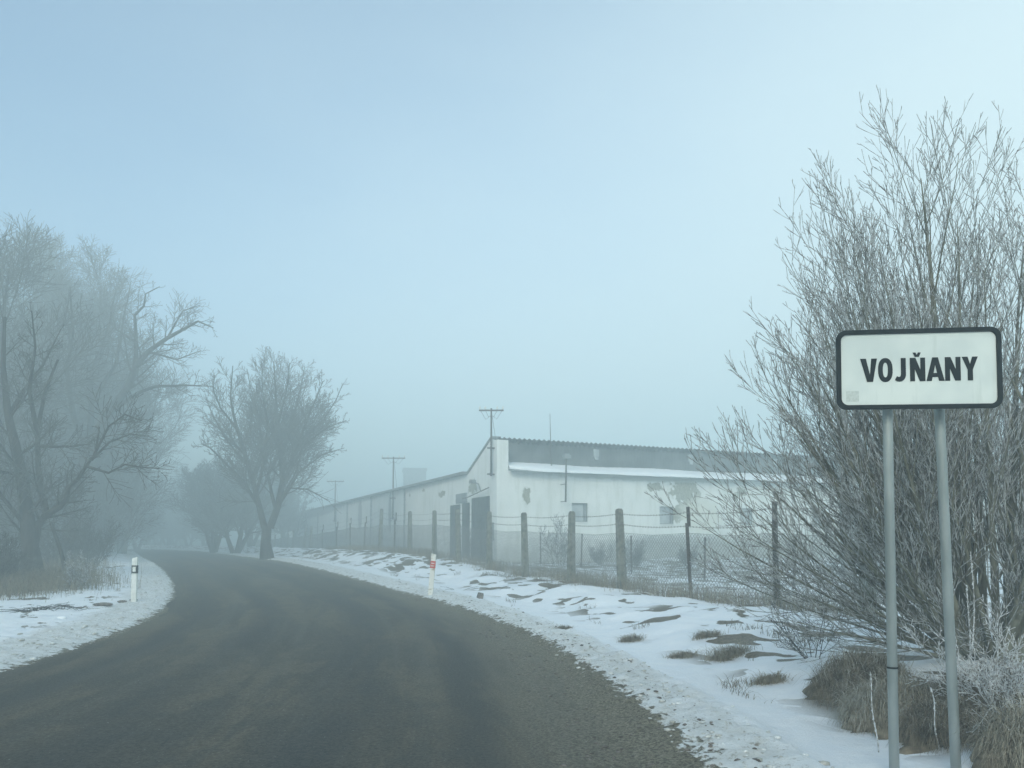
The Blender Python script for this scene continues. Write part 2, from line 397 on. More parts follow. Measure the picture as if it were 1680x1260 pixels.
M_RED = simple("red_reflector", (.50, .035, .03), (.62, .07, .05), 20, .35, 0, .1, .002)
M_WHITEP = simple("white_plastic", (.66, .68, .64), (.80, .81, .78), 8, .5, 0, .05, .002)
M_DIRTYP = simple("dirty_white_plastic", (.42, .38, .28), (.78, .78, .73), 7, .6, 0, .05, .002, 5, (1, 1, 1.4), .33, .5)
M_BARK = simple("dark_bark", (.020, .019, .017), (.055, .05, .045), 9, .95, 0, .6, .02, 6, (1, 1, .3))
M_WILLOW = simple("willow_bark", (.09, .09, .065), (.22, .22, .17), 12, .9, 0, .4, .008, 6, (1, 1, .3))
M_TWIG = simple("frosted_twig_dark", (.05, .05, .048), (.14, .145, .14), 5, .9, 0, 0)
M_FROST = simple("frosted_twig", (.14, .135, .12), (.50, .52, .52), 14, .85, 0, 0, lo=.38, hi=.62)
M_FROSTW = simple("hoar_frost_twig", (.26, .25, .23), (.66, .68, .69), 30, .85, 0, 0, lo=.35, hi=.6)
M_GRASS = simple("dead_grass", (.16, .135, .095), (.38, .34, .26), 18, .95, 0, 0)
M_GRASSD = simple("matted_dead_grass", (.075, .060, .042), (.21, .175, .12), 10, .95, 0, 0)
M_GRASSM = simple("brown_dead_grass", (.11, .09, .06), (.27, .235, .17), 8, .95, 0, 0)
M_GRASSF = simple("frosted_dead_grass", (.20, .18, .13), (.45, .44, .39), 14, .95, 0, 0)
M_DOOR = simple("old_dark_door", (.04, .045, .045), (.09, .10, .095), 3, .8, 0, .3, .01, 6, (3, 3, .4))
M_DARKM = simple("corrugated_sheet", (.07, .08, .08), (.14, .15, .148), 1.2, .75, .1, .2, .01, 7, (1, 1, 1))
M_SNOW = simple("fresh_snow", (.82, .86, .89), (.88, .90, .92), 3, .6, 0, .4, .03)
M_PANE = simple("frosted_pane", (.30, .33, .34), (.46, .49, .49), 2, .5, 0, .1)
M_STONE = simple("dark_stone", (.09, .08, .07), (.20, .18, .16), 9, .9, 0, .5, .01)
M_FASCIA = simple("grey_fascia", (.17, .19, .19), (.25, .27, .27), 2, .8, 0, .1)

# ---------------------------------------------------------------- ground sheet
def axis_pts(lo, hi, a, b, fine, grow):
    pts = list(np.arange(a, b, fine)); s = fine; x = pts[-1]
    while x < hi: s *= grow; x += s; pts.append(x)
    s = fine; x = a; left = []
    while x > lo: s *= grow; x -= s; left.append(x)
    return np.array(left[::-1] + pts)
gxs = axis_pts(-420, 420, -12.5, 8.0, .065, 1.045)
gys = []; y_ = 3.6
while y_ < 430: gys.append(y_); y_ += max(.05, .0045 * y_)
s_ = .08; b_ = []; y_ = 3.6
while y_ > -400: y_ -= s_; s_ *= 1.09; b_.append(y_)
gys = np.array(b_[::-1] + gys)
XX, YY = np.meshgrid(gxs, gys); ZZ = gheight(XX, YY)
nx, ny = len(gxs), len(gys)
gv = np.stack([XX.ravel(), YY.ravel(), ZZ], 1)
ii = np.arange(nx * ny).reshape(ny, nx)
gf = np.stack([ii[:-1, :-1], ii[:-1, 1:], ii[1:, 1:], ii[1:, :-1]], -1).reshape(-1, 4)
gm_ = np_mesh("snowy_ground", gv, gf)
ge, gs = road_dist(XX, YY)
a_ = gm_.attributes.new('edge', 'FLOAT', 'POINT'); a_.data.foreach_set('value', ge.astype(np.float32))
a_ = gm_.attributes.new('side', 'FLOAT', 'POINT'); a_.data.foreach_set('value', gs.astype(np.float32))
tag(link_mesh("ground", gm_, M_GROUND, smooth=True), kind='structure')
# road ribbon
def build_road():
    nl = 15; us = np.linspace(-1, 1, nl); V = []; UV = []
    sel = np.arange(0, len(RX), 1)
    for i in sel:
        for u in us:
            h = RH[i] * u * 1.05; x = RX[i] + RNX[i] * h; y = RY[i] + RNY[i] * h
            V.append((x, y, float(zbase(y)) + .012 - .028 * u * u)); UV.append((h, RS[i]))
    n = len(sel); ii = np.arange(n * nl).reshape(n, nl)
    f = np.stack([ii[:-1, :-1], ii[:-1, 1:], ii[1:, 1:], ii[1:, :-1]], -1).reshape(-1, 4)
    me = np_mesh("road", np.array(V), f); uvl = me.uv_layers.new(name='road'); UV = np.array(UV)
    uvl.data.foreach_set('uv', UV[f.ravel()].astype(np.float32).ravel())
    o = link_mesh("road", me, M_ROAD, smooth=True); tag(o, kind='structure')
    if me.polygons[0].normal.z < 0: me.flip_normals()
build_road()
# ---------------------------------------------------------------- haze
def build_haze():
    m = bpy.data.materials.new("haze"); m.use_nodes = True; t = m.node_tree
    t.nodes.remove(t.nodes["Principled BSDF"]); v = t.nodes.new("ShaderNodeVolumePrincipled")
    v.inputs['Color'].default_value = (.85, .973, .992, 1); v.inputs['Density'].default_value = HAZE_DENSITY; v.inputs['Anisotropy'].default_value = .1
    t.links.new(v.outputs[0], t.nodes['Material Output'].inputs['Volume'])
    mb = MB(); mb.box(-440, 440, -420, 450, -2.6, 22); o = mb.build("haze", m); tag(o, kind='stuff', label='pale morning fog lying over the road and fields', cat='fog')
build_haze()

# ---------------------------------------------------------------- farm building
CD = 38.0; BC = Vector(((815 - 840) / F * CD, CD, .5)); BA = math.atan2(.4, .917)
peelsR = [('X', 11.3, 3.9, 1.25, .95), ('X', 11.6, 3.2, .9, .9), ('X', 10.8, 2.6, .9, .6), ('X', 9.3, 4.0, .7, .3), ('X', 15.2, 3.9, .5, .4), ('X', 1.6, 3.4, .3, .5)]
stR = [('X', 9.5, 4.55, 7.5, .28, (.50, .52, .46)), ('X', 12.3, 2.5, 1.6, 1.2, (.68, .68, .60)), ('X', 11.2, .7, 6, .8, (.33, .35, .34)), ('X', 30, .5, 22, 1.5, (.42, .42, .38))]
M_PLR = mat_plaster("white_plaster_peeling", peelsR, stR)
peelsL = [('Y', 8.6, 3.9, .9, .22), ('Y', 12.4, 4.35, .4, .12), ('Y', 3.4, 4.0, .9, .5), ('Y', 15.5, 4.2, .25, .12)]
st_shadeL = [('Y', 20.8, 3.2, .55, 1.7, (.24, .26, .26)), ('Y', 31.0, 3.3, .9, 1.6, (.30, .32, .32)), ('Y', 60, 4.5, 28, .7, (.36, .38, .38)), ('Y', 45, 1.0, 40, .8, (.45, .47, .46))]  # wide patch high under the eave is roof shade painted into the plaster
M_PLL = mat_plaster("white_plaster_stained_shaded", peelsL, st_shadeL)
def barn():
    b = empty("farm_building", BC, BA, label='long white farm building with peeling plaster and a corrugated raised roof behind the fence', cat='farm building')
    ez = 4.6                                     # wall height above base
    # road-facing wall (local y = 0 plane) with window openings
    wins = [(4.2, 5.15, 2.08, 3.05), (9.6, 10.55, 2.0, 2.97), (15.1, 16.05, 2.0, 2.97), (20.6, 21.55, 2.0, 2.97), (26.1, 27.05, 2.0, 2.97), (31.6, 32.55, 2.0, 2.97)]
    xs = sorted({0.0, 65.0} | {q for w_ in wins for q in w_[:2]}); m = MB()
    for x0, x1 in zip(xs[:-1], xs[1:]):
        w_ = [q for q in wins if abs(q[0] - x0) < 1e-6]
        if w_: m.box(x0, x1, 0, .35, -.6, w_[0][2]); m.box(x0, x1, 0, .35, w_[0][3], ez)
        else: m.box(x0, x1, 0, .35, -.6, ez)
    m.build("wall", M_PLR, b)
    for i, (x0, x1, z0, z1) in enumerate(wins):
        f = MB(); t_ = .05
        f.box(x0, x1, .09, .15, z1 - t_, z1); f.box(x0, x1, .09, .15, z0, z0 + t_)
        f.box(x0, x0 + t_, .09, .15, z0 + t_, z1 - t_); f.box(x1 - t_, x1, .09, .15, z0 + t_, z1 - t_)
        f.box(x0 + (x1 - x0) * .8, x0 + (x1 - x0) * .8 + .04, .09, .15, z0 + t_, z1 - t_)
        wf = f.build("window", M_FASCIA, b)
        p = MB(); p.box(x0 + .02, x1 - .02, .17, .19, z0, z1); p.build("pane", M_PANE, wf)
        s_ = MB(); s_.box(x0 - .04, x1 + .04, -.05, .12, z0 - .05, z0 - .002); s_.build("sill", M_PLR, wf)
    # long wall of the left wing with gable shoulder
    m = MB(); poly = [(0.352, -.6), (.352, 4.6), (.352, 6.15), (.75, 6.22), (4.15, 4.72), (130, 4.72), (130, -.6)]
    vs = [(0, y, z) for y, z in poly] + [(.35, y, z) for y, z in poly]; n = len(poly)
    m.add(vs, [tuple(range(n)), tuple(range(2 * n - 1, n - 1, -1))] + [(i, i + n, (i + 1) % n + n, (i + 1) % n) for i in range(n)])
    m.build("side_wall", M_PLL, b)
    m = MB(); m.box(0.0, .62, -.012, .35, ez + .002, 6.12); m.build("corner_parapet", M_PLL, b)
    # roofs
    def slab_yz(name, mat, x0, x1, pts, th, snow=False):
        m = MB(); n = len(pts)
        vs = [(x0, y, z) for y, z in pts] + [(x0, y, z + th) for y, z in pts[::-1]]; k = 2 * n
        vs2 = vs + [(x1, y, z) for _, y, z in vs]
        m.add(vs2, [tuple(range(k)), tuple(range(2 * k - 1, k - 1, -1))] + [(i, i + k, (i + 1) % k + k, (i + 1) % k) for i in range(k)]); return m.build(name, mat, b)
    slab_yz("roof_edge", M_FASCIA, -.06, .5, [(.66, 6.26), (4.13, 4.75)], .12)
    slab_yz("flat_roof", M_FASCIA, -.3, 12, [(4.2, 4.74), (130, 4.74)], .13)
    slab_yz("skirt_roof", M_FASCIA, .64, 65, [(-.42, 4.50), (1.0, 4.93)], .07)
    # snow lying on the skirt, uneven lower lip
    nxs = 500; rng = np.random.RandomState(5); V = []; 
    for i in range(nxs):
        x = .66 + (64.3) * i / (nxs - 1); w1 = .035 * math.sin(x * 1.3) + .03 * math.sin(x * 3.9 + 1) + .02 * rng.rand() ; 
        yl = -.50 + w1 + .45 * max(0, 1 - (x - .66) / 1.2); zl = 4.50 + (yl + .42) * .303
        th = .11 + .03 * math.sin(x * .8) + .015 * rng.rand()
        V += [(x, yl, zl + .075), (x, yl - .015, zl + .075 + th * .55), (x, yl + .07, zl + .09 + th), (x, .94, 4.93 + .06 + th)]
    ii = np.arange(nxs * 4).reshape(nxs, 4); f = np.stack([ii[:-1, :-1], ii[1:, :-1], ii[1:, 1:], ii[:-1, 1:]], -1).reshape(-1, 4)
    me = np_mesh("snow", np.array(V), f); link_mesh("snow_layer", me, M_SNOW, b, True)
    # raised wall: corrugated
    n = 4 * 340; X = np.linspace(.62, 65, n); Y = 0.95 + .007 * np.sin(X * 2 * np.pi / .19)
    v = np.concatenate([np.stack([X, Y, np.full(n, 4.95)], 1), np.stack([X, Y, np.full(n, 6.20)], 1)]); i = np.arange(n - 1)
    f = np.stack([i, i + 1, i + 1 + n, i + n], 1)
    rw = link_mesh("raised_wall", np_mesh("raised_wall", v, f), M_DARKM, b, True)
    for x0 in (6.0, 12.2, 18.4, 24.6, 30.8):
        m = MB(); m.box(x0, x0 + .32, .84, .93, 5.62, 6.02); m.box(x0 + .05, x0 + .27, .80, .93, 5.46, 5.6); m.build("vent_window", M_PANE, b)
    n = 4 * 340; X = np.linspace(.3, 65, n); Wv = .038 * np.sin(X * 2 * np.pi / .28)
    rows = [(.52, 6.28), (.52, 6.305), (4.05, 4.98)]
    v = np.concatenate([np.stack([X, np.full(n, y), z + Wv], 1) for y, z in rows]); 
    f = np.concatenate([np.stack([i + k * n, i + 1 + k * n, i + 1 + (k + 1) * n, i + (k + 1) * n], 1) for k in (0, 1) for i in [np.arange(n - 1)]])
    link_mesh("corrugated_roof", np_mesh("corrugated_roof", v, f), M_DARKM, b, True)
    # sliding doors on the side wall (local x = 0 plane)
    for y0, y1, z0, z1 in ((5.3, 6.85, .02, 3.12), (3.8, 4.85, .02, 3.16), (.9, 3.35, .02, 3.36)):
        m = MB(); m.box(-.07, -.01, y0, y1, z0, z1)
        k = int((y1 - y0) / .22)
        for j in range(k): yy = y0 + (y1 - y0) * (j + .5) / k; m.box(-.09, -.072, yy - .09, yy + .09, z0 + .04, z1 - .05)
        d = m.build("sliding_door", M_DOOR, b)
        h = MB(); h.box(-.14, -.092, y0 + .2, y0 + .23, 1.2, 1.5); h.build("handle", M_RUST, d)
    m = MB(); m.box(-.06, -.002, 4.2, 5.95, 3.2, 3.72); m.build("door_panel", M_FASCIA, b)
    m = MB(); m.tube([(-.22, .5, 3.75), (-.22, 3.6, 3.42), (-.22, 4.4, 3.40)], [.03] * 3, 6); m.build("door_rail", M_RUST, b, smooth=True)
    m = MB(); m.tube([(-.02, 2.2, 3.7), (-.12, 2.2, 4.05), (-.35, 2.3, 4.15)], [.03] * 3, 6); m.box(-.55, -.3, 2.1, 2.45, 4.1, 4.25); m.build("wall_lamp", M_FASCIA, b)
    m = MB(); m.box(-.06, -.002, .35, .6, 1.1, 2.0); m.build("meter_box", M_FASCIA, b)
    for y in (16.5, 26.5, 36.0, 41.5, 52.0, 66.0, 80.0):
        m = MB(); m.tube([(-.1, y, 4.7), (-.1, y, .1)], [.06, .06], 8); m.build("downpipe", M_FASCIA, b, smooth=True)
    return b
barn()
def b2w(x, y, z): return Matrix.Translation(BC) @ Matrix.Rotation(BA, 4, 'Z') @ Vector((x, y, z))
# roof power masts
def mast(y, zt, zb_, label, w_=1.9):
    p = b2w(-.16, y, zb_); r = empty("power_mast", p, BA, label=label, cat='power mast', group='power masts on the side wall of the farm building')
    h = zt - zb_; m = MB(); m.tube([(0, 0, 0), (0, 0, h)], [.06, .045], 8); m.build("pole", M_RUST, r, smooth=True)
    m = MB(); m.box(-w_ * .62, w_ * .62, -.04, .04, h - .14, h - .07, Matrix.Rotation(-BA, 4, 'Z')); m.build("crossarm", M_RUST, r)
    for q in (-.58, -.3, .3, .58):
        v = Matrix.Rotation(-BA, 4, 'Z') @ Vector((q * w_, 0, 0)); m = MB(); m.tube([(v.x, v.y, h - .06), (v.x, v.y, h + .02), (v.x, v.y, h + .1)], [.02, .05, .035], 6); m.build("insulator", M_WHITEP, r)
    m = MB(); e_ = Matrix.Rotation(-BA, 4, 'Z')
    for q0, q1, dz in ((-.3, .05, .22), (.3, -.05, .2), (-.55, 0, .34), (.55, 0, .32)):
        a = Vector((q0 * w_, 0, h - .1)); b_ = Vector((q1, 0, h - .35)); m.tube([e_ @ a, e_ @ (a.lerp(b_, .5) + Vector((0, 0, -dz))), e_ @ b_], [.009] * 3, 4)
    m.tube([Vector((.05, 0, h - .4)), Vector((.25, .1, h * .6)), Vector((.35, .2, h * .38))], [.009] * 3, 4); m.build("cable", M_BLACK, r)
    for z in (.05, min(1.5, h * .4)):
        m = MB(); m.box(-.2, .2, -.07, .07, z, z + .07); m.build("bracket", M_RUST, r)
mast(.35, 1.5 + 221 * 38.4 / F - .5, 1.5 + 109 * 38.4 / F - .5, 'tallest nearest steel power mast on the corner of the white farm building', 1.0)
def ysol(px):
    k = (px - 840) / F; return (k * CD - BC.x) / (-.4 - k * .917)
for px, top, bot, lab in ((648, 749, 852, 'middle power mast above the roof line of the long side wall'), (552, 788, 856, 'farthest faint power mast above the side wall beside the roadside tree')):
    y = ysol(px); d = CD + .917 * y; mast(y, 1.5 + (890 - top) * d / F - .5, 1.5 + (890 - bot) * d / F - .5, lab, 1.15 * 1.2)
# lamp mast and aerial on the road-facing wall
def xsol(px):
    k = (px - 840) / F; return (k * CD - BC.x) / (.917 - k * .4)
x = xsol(920); r = empty("lamp_mast", b2w(x, -.55, 3.05), BA, label='thin steel lamp mast on the white wall above the left window', cat='lamp')
m = MB(); m.tube([(0, 0, 0), (0.05, 0, 2.25)], [.05, .04], 8); m.build("pole", M_RUST, r, smooth=True)
m = MB(); m.box(-.16, .22, -.25, .05, 2.2, 2.38); m.box(-.1, .14, -.2, 0, 2.38, 2.46); m.build("lamp_head", M_FASCIA, r, bevel=.02)
for z in (.03, .9):
    m = MB(); m.box(-.02, .02, 0, .54, z, z + .03); m.build("bracket", M_RUST, r)
m = MB(); m.tube([(0, 0, 0), (-.03, 0, .8), (-.08, 0, 2.9)], [.035, .03, .012], 6); m.tube([(0, 0, .0), (-.3, -.2, -.6)], [.02, .02], 5)
x = xsol(913); o = m.build("aerial", M_RUST, None, smooth=True); o.location = b2w(x, .55, 5.12 - .3); o.rotation_euler = (0, 0, BA); tag(o, 'thin grey aerial rod standing on the snowy roof edge', 'aerial')
# gantry of concrete poles behind the willow
def gantry():
    d = 26.0; r = empty("pole_gantry", GX(1389, d), 0, label='frame of three grey concrete poles with a thin top beam behind the willow', cat='pole frame')
    top = 5.9
    for px in (1389, 1560, 1664):
        p = GX(px, d) - r.location; m = MB(); m.frustum(.34, .30, .26, .24, -.3, top, None, p.x, p.y); m.build("concrete_pole", M_CONCG, r, bevel=.02)
    q = GX(1664, d) - r.location; m = MB(); m.box(-.4, q.x + .6, -.04, .04, top + .002, top + .1); m.build("beam", M_RUST, r)
gantry()
# far tower
m = MB(); p = GX(679, 120); m.box(-1.7, 1.7, -2, 2, 0, 12.0)
t0 = empty("tower", p, R(10), label='faint square tower in the fog beyond the farm roof', cat='tower'); m.build("wall", M_FASCIA, t0)
m = MB(); m.box(-1.85, 1.85, -2.15, 2.15, 12.003, 12.35); m.build("roof", M_FASCIA, t0)

# ---------------------------------------------------------------- fences
FO = Vector((2.7, 19.0)); FD = Vector((-.4, .917))
def tsol(px, off=0.0):
    k = (px - 840) / F; ox = FO.x + off * .917; oy = FO.y + off * .4
    return (k * oy - ox) / (-.4 - k * .917)
def fpt(t, off=0.0):
    x = FO.x + FD.x * t + off * .917; y = FO.y + FD.y * t + off * .4; return Vector((x, y, gz(x, y)))
def chain(name, pts, tops, parent, cell=.10, rad=.0050, mat=None):
    """diamond mesh between successive posts: straight wires in both diagonals; pts = foot points"""
    P = []; 
    for (a, b, ta, tb) in zip(pts[:-1], pts[1:], tops[:-1], tops[1:]):
        L = (b - a).xy.length
        if L < .2: continue
        H = min(ta, tb) ; n = int(L / cell); st = cell
        def at(s, h):
            q = s / L; sag = .05 * 4 * q * (1 - q) * (h / H)
            zt = ta * (1 - q) + tb * q
            return (a.x + (b.x - a.x) * q, a.y + (b.y - a.y) * q, a.z + (b.z - a.z) * q + .02 + h * (zt / H) - sag)
        rows = int(H / cell)
        for k in range(-rows, n + 1):
            for sg in (1, -1):
                s0 = k * st if sg == 1 else (k + rows) * st; s1 = s0 + sg * rows * st
                lo, hi = 0.0, 1.0
                # clip to 0..L
                ds = s1 - s0; ta_, tb_ = sorted(((0 - s0) / ds, (L - s0) / ds)); lo = max(lo, ta_); hi = min(hi, tb_)
                if hi - lo < .02: continue
                P.append(np.array([at(s0 + ds * u, H * u) for u in (lo, .5 * (lo + hi), hi)]))
        P.append(np.array([at(L * u, H) for u in (0, .5, 1)]))
    return tubes_obj(name, P, [np.full(len(q), rad) for q in P], 3, mat or M_WIRE, parent, False, parent.location)
def fence():
    rnd = random.Random(3)
    spec = [(1420, 'c', 2.0), (1272, 'w', 1.95), (1130, 's', 1.95), (1020, 'c', 2.0), (936, 'c', 2.02), (862, 'c', 2.02), (803, 'c', 2.05), (753, 'c', 2.05), (713, 'c', 2.02), (673, 'c', 2.05),
            (647.5, 's', 2.0), (624.5, 'c', 2.3), (598, 's', 2.0), (575.5, 's', 2.0), (552.5, 's', 2.0), (529.5, 's', 2.0), (511.5, 'c', 2.1), (501, 'c', 2.2), (482, 'c', 2.1), (473, 'c', 1.8), (462, 'c', 2.1), (452, 'c', 1.9), (423, 'c', 2.0), (415, 'c', 2.0), (404, 'c', 2.0), (396, 'c', 2.0)]
    p0 = fpt(tsol(1020)); f = empty("wire_fence", p0, 0, label='roadside wire fence of weathered concrete and rusty steel posts with chain-link mesh', cat='fence')
    ang = math.atan2(FD.y, FD.x); feet = []; tops = []; wires = [[], []]
    for i, (px, k, h) in enumerate(spec):
        t = tsol(px); p = fpt(t); p.z = min(p.z, p.z); q = p - p0
        ln = Matrix.Translation(q) @ Matrix.Rotation(ang, 4, 'Z') @ Matrix.Rotation(R(rnd.uniform(-1.8, 1.8)), 4, 'X') @ Matrix.Rotation(R(rnd.uniform(-2.0, 2.0)), 4, 'Y')
        m = MB()
        if k == 'w':
            m.tube([ln @ Vector((0, 0, -.3)), ln @ Vector((.02, 0, h * .5)), ln @ Vector((-.01, .02, h))], [.065, .055, .05], 9); m.build('wooden_post', M_BARK, f, smooth=True)
        elif k == 'c':
            w0 = .20 if px > 700 else .22; m.frustum(w0, w0, .145, .145, -.35, h - .04, ln); m.frustum(.145, .145, .09, .09, h - .038, h, ln)
            m.build("concrete_post", M_CONC, f, bevel=.012)
        else:
            m.box(-.04, .04, -.04, -.025, -.35, h - .35, ln); m.box(-.04, -.025, -.025, .04, -.35, h - .35, ln)
            m.box(-.05, .02, -.085, -.042, h - .42, h, ln); m.build("steel_post", M_RUST, f)
        feet.append(p); tops.append(1.38 + rnd.uniform(-.04, .04))
        if px <= 1140 or True:
            side = Vector((-.917, -.4, 0)) * .09
            wires[0].append(p + side + Vector((0, 0, h - .13))); wires[1].append(p + side + Vector((0, 0, h - .38 if k == 'c' else h - .42)))
    for wl in wires:
        pts = []; 
        for a, b in zip(wl[:-1], wl[1:]):
            n = 8
            for j in range(n): q = j / n; c = a.lerp(b, q); c.z -= .05 * 4 * q * (1 - q); pts.append(c - p0)
        pts.append(wl[-1] - p0); m = MB(); m.tube(pts, [.0045] * len(pts), 4)
        for a, b in zip(pts[:64], pts[1:65]):
            for j in range(3):
                c = a.lerp(b, (j + .5) / 3); m.tube([c + Vector((.012, 0, .02)), c - Vector((.012, 0, .02))], [.003, .003], 3, False); m.tube([c + Vector((.012, 0, -.02)), c - Vector((.012, 0, -.02))], [.003, .003], 3, False)
        m.build("barbed_wire", M_BARB, f, recalc=False)
    chain("wire_mesh", feet, tops, f)
    # inner fence, farther back
    spec = [(1490, 1.4), (1400, 1.4), (1300, 1.4), (1154, 1.42), (1035, 1.45), (953, 1.45), (887, 1.5), (830, 1.5), (777, 1.5), (730, 1.5), (690, 1.5)]
    OFF = 6.2; q0 = fpt(tsol(1035, OFF), OFF); g = empty("inner_fence", q0, 0, label='low mesh fence on thin steel posts in the snowy yard before the building', cat='fence')
    feet = []; tops = []
    for px, h in spec:
        t = tsol(px, OFF); p = fpt(t, OFF); q = p - q0; ln = Matrix.Translation(q) @ Matrix.Rotation(R(rnd.uniform(-2, 2)), 4, 'Y')
        m = MB(); m.box(-.03, .03, -.03, .03, -.3, h, ln); m.build("steel_post", M_RUST, g); feet.append(p); tops.append(1.25)
    chain("wire_mesh", feet, tops, g, .09, .0030)
fence()

# ---------------------------------------------------------------- delineator posts
def delineator(px, py, h, lean, left):
    p = G(px, py); r = empty("delineator_post", p, R(4 if left else -4))
    r.rotation_euler = (0, R(lean), R(4 if left else -4))
    w_ = .122
    m = MB(); prof = [(-w_ / 2, -.2), (w_ / 2, -.2), (w_ / 2, h - .015), (-w_ / 2, h - .045)]
    if not left: prof = [(-w_ / 2, -.2), (w_ / 2, -.2), (w_ / 2, h - .045), (-w_ / 2, h - .01)]
    m.prism(prof, -.02, .055); m.build("body", M_WHITEP if left else M_DIRTYP, r, bevel=.008)
    bm_ = MB(); bm_.box(-w_ / 2 - .003, w_ / 2 + .003, -.024, .058, h - .40, h - .21); band = bm_.build("band", M_BLACK if left else M_RED, r)
    m = MB()
    if left: m.box(-.036, .036, -.034, -.026, h - .36, h - .245)
    else: 
        for z in (h - .27, h - .34): m.box(-.042, .042, -.032, -.026, z - .012, z + .012)
    m.build("reflector", M_WHITEP if left else M_DIRTYP, r)
    if left: tag(r, 'white delineator post with a black band on the left snowy verge', 'delineator post', 'delineator posts beside the road')
    else: tag(r, 'dirty white delineator post with a red band leaning on the right verge', 'delineator post', 'delineator posts beside the road')
delineator(219, 987, 1.07, 0, True)
delineator(706, 976, 1.10, 4.5, False)

# ---------------------------------------------------------------- town sign
def curve_mesh(name, polys, depth, mat, parent, bevel=0):
    cu = bpy.data.curves.new(name, 'CURVE'); cu.dimensions = '2D'; cu.fill_mode = 'BOTH'; cu.extrude = depth / 2; cu.bevel_depth = bevel; cu.bevel_resolution = 2
    for pl in polys:
        s = cu.splines.new('POLY'); s.points.add(len(pl) - 1); s.use_cyclic_u = True
        for i, (x, y) in enumerate(pl): s.points[i].co = (x, y, 0, 1)
    tmp = bpy.data.objects.new(name + '_tmp', cu); link(tmp)
    dg = bpy.context.evaluated_depsgraph_get(); me = bpy.data.meshes.new_from_object(tmp.evaluated_get(dg)); me.name = name; me.materials.clear()
    bpy.data.objects.remove(tmp); bpy.data.curves.remove(cu)
    me.transform(Matrix.Rotation(R(90), 4, 'X'))
    return link_mesh(name, me, mat, parent)
def rrect(w_, h_, r, n=8):
    P = []
    for cx, cy_, a0 in ((w_ / 2 - r, h_ / 2 - r, 0), (-w_ / 2 + r, h_ / 2 - r, 90), (-w_ / 2 + r, -h_ / 2 + r, 180), (w_ / 2 - r, -h_ / 2 + r, 270)):
        for i in range(n + 1): a = R(a0 + 90 * i / n); P.append((cx + r * math.cos(a), cy_ + r * math.sin(a)))
    return P
def ell(cx, cy_, rx, ry, n=28, p=2.3):
    P = []
    for i in range(n):
        a = 2 * math.pi * i / n; c, s = math.cos(a), math.sin(a)
        P.append((cx + rx * math.copysign(abs(c) ** (2 / p), c), cy_ + ry * math.copysign(abs(s) ** (2 / p), s)))
    return P
def mat_sign():
    t = NT("sign_face_paint"); co = t.coord('Object'); n = t.noise(co, 2.3, 3, .5); sp = t.new('ShaderNodeSeparateXYZ'); t.ln(co, sp.inputs[0])
    n2 = t.noise(t.coord('Object', (6, 1, .7)), 2.5, 5, .6)
    col = t.mix(t.ramp(n, .35, .65), (.60, .65, .62), (.72, .76, .71))
    col = t.mix(t.math('MULTIPLY', t.ramp(n2, .56, .75), .3), col, (.47, .52, .47))
    return t.done(col, .45)
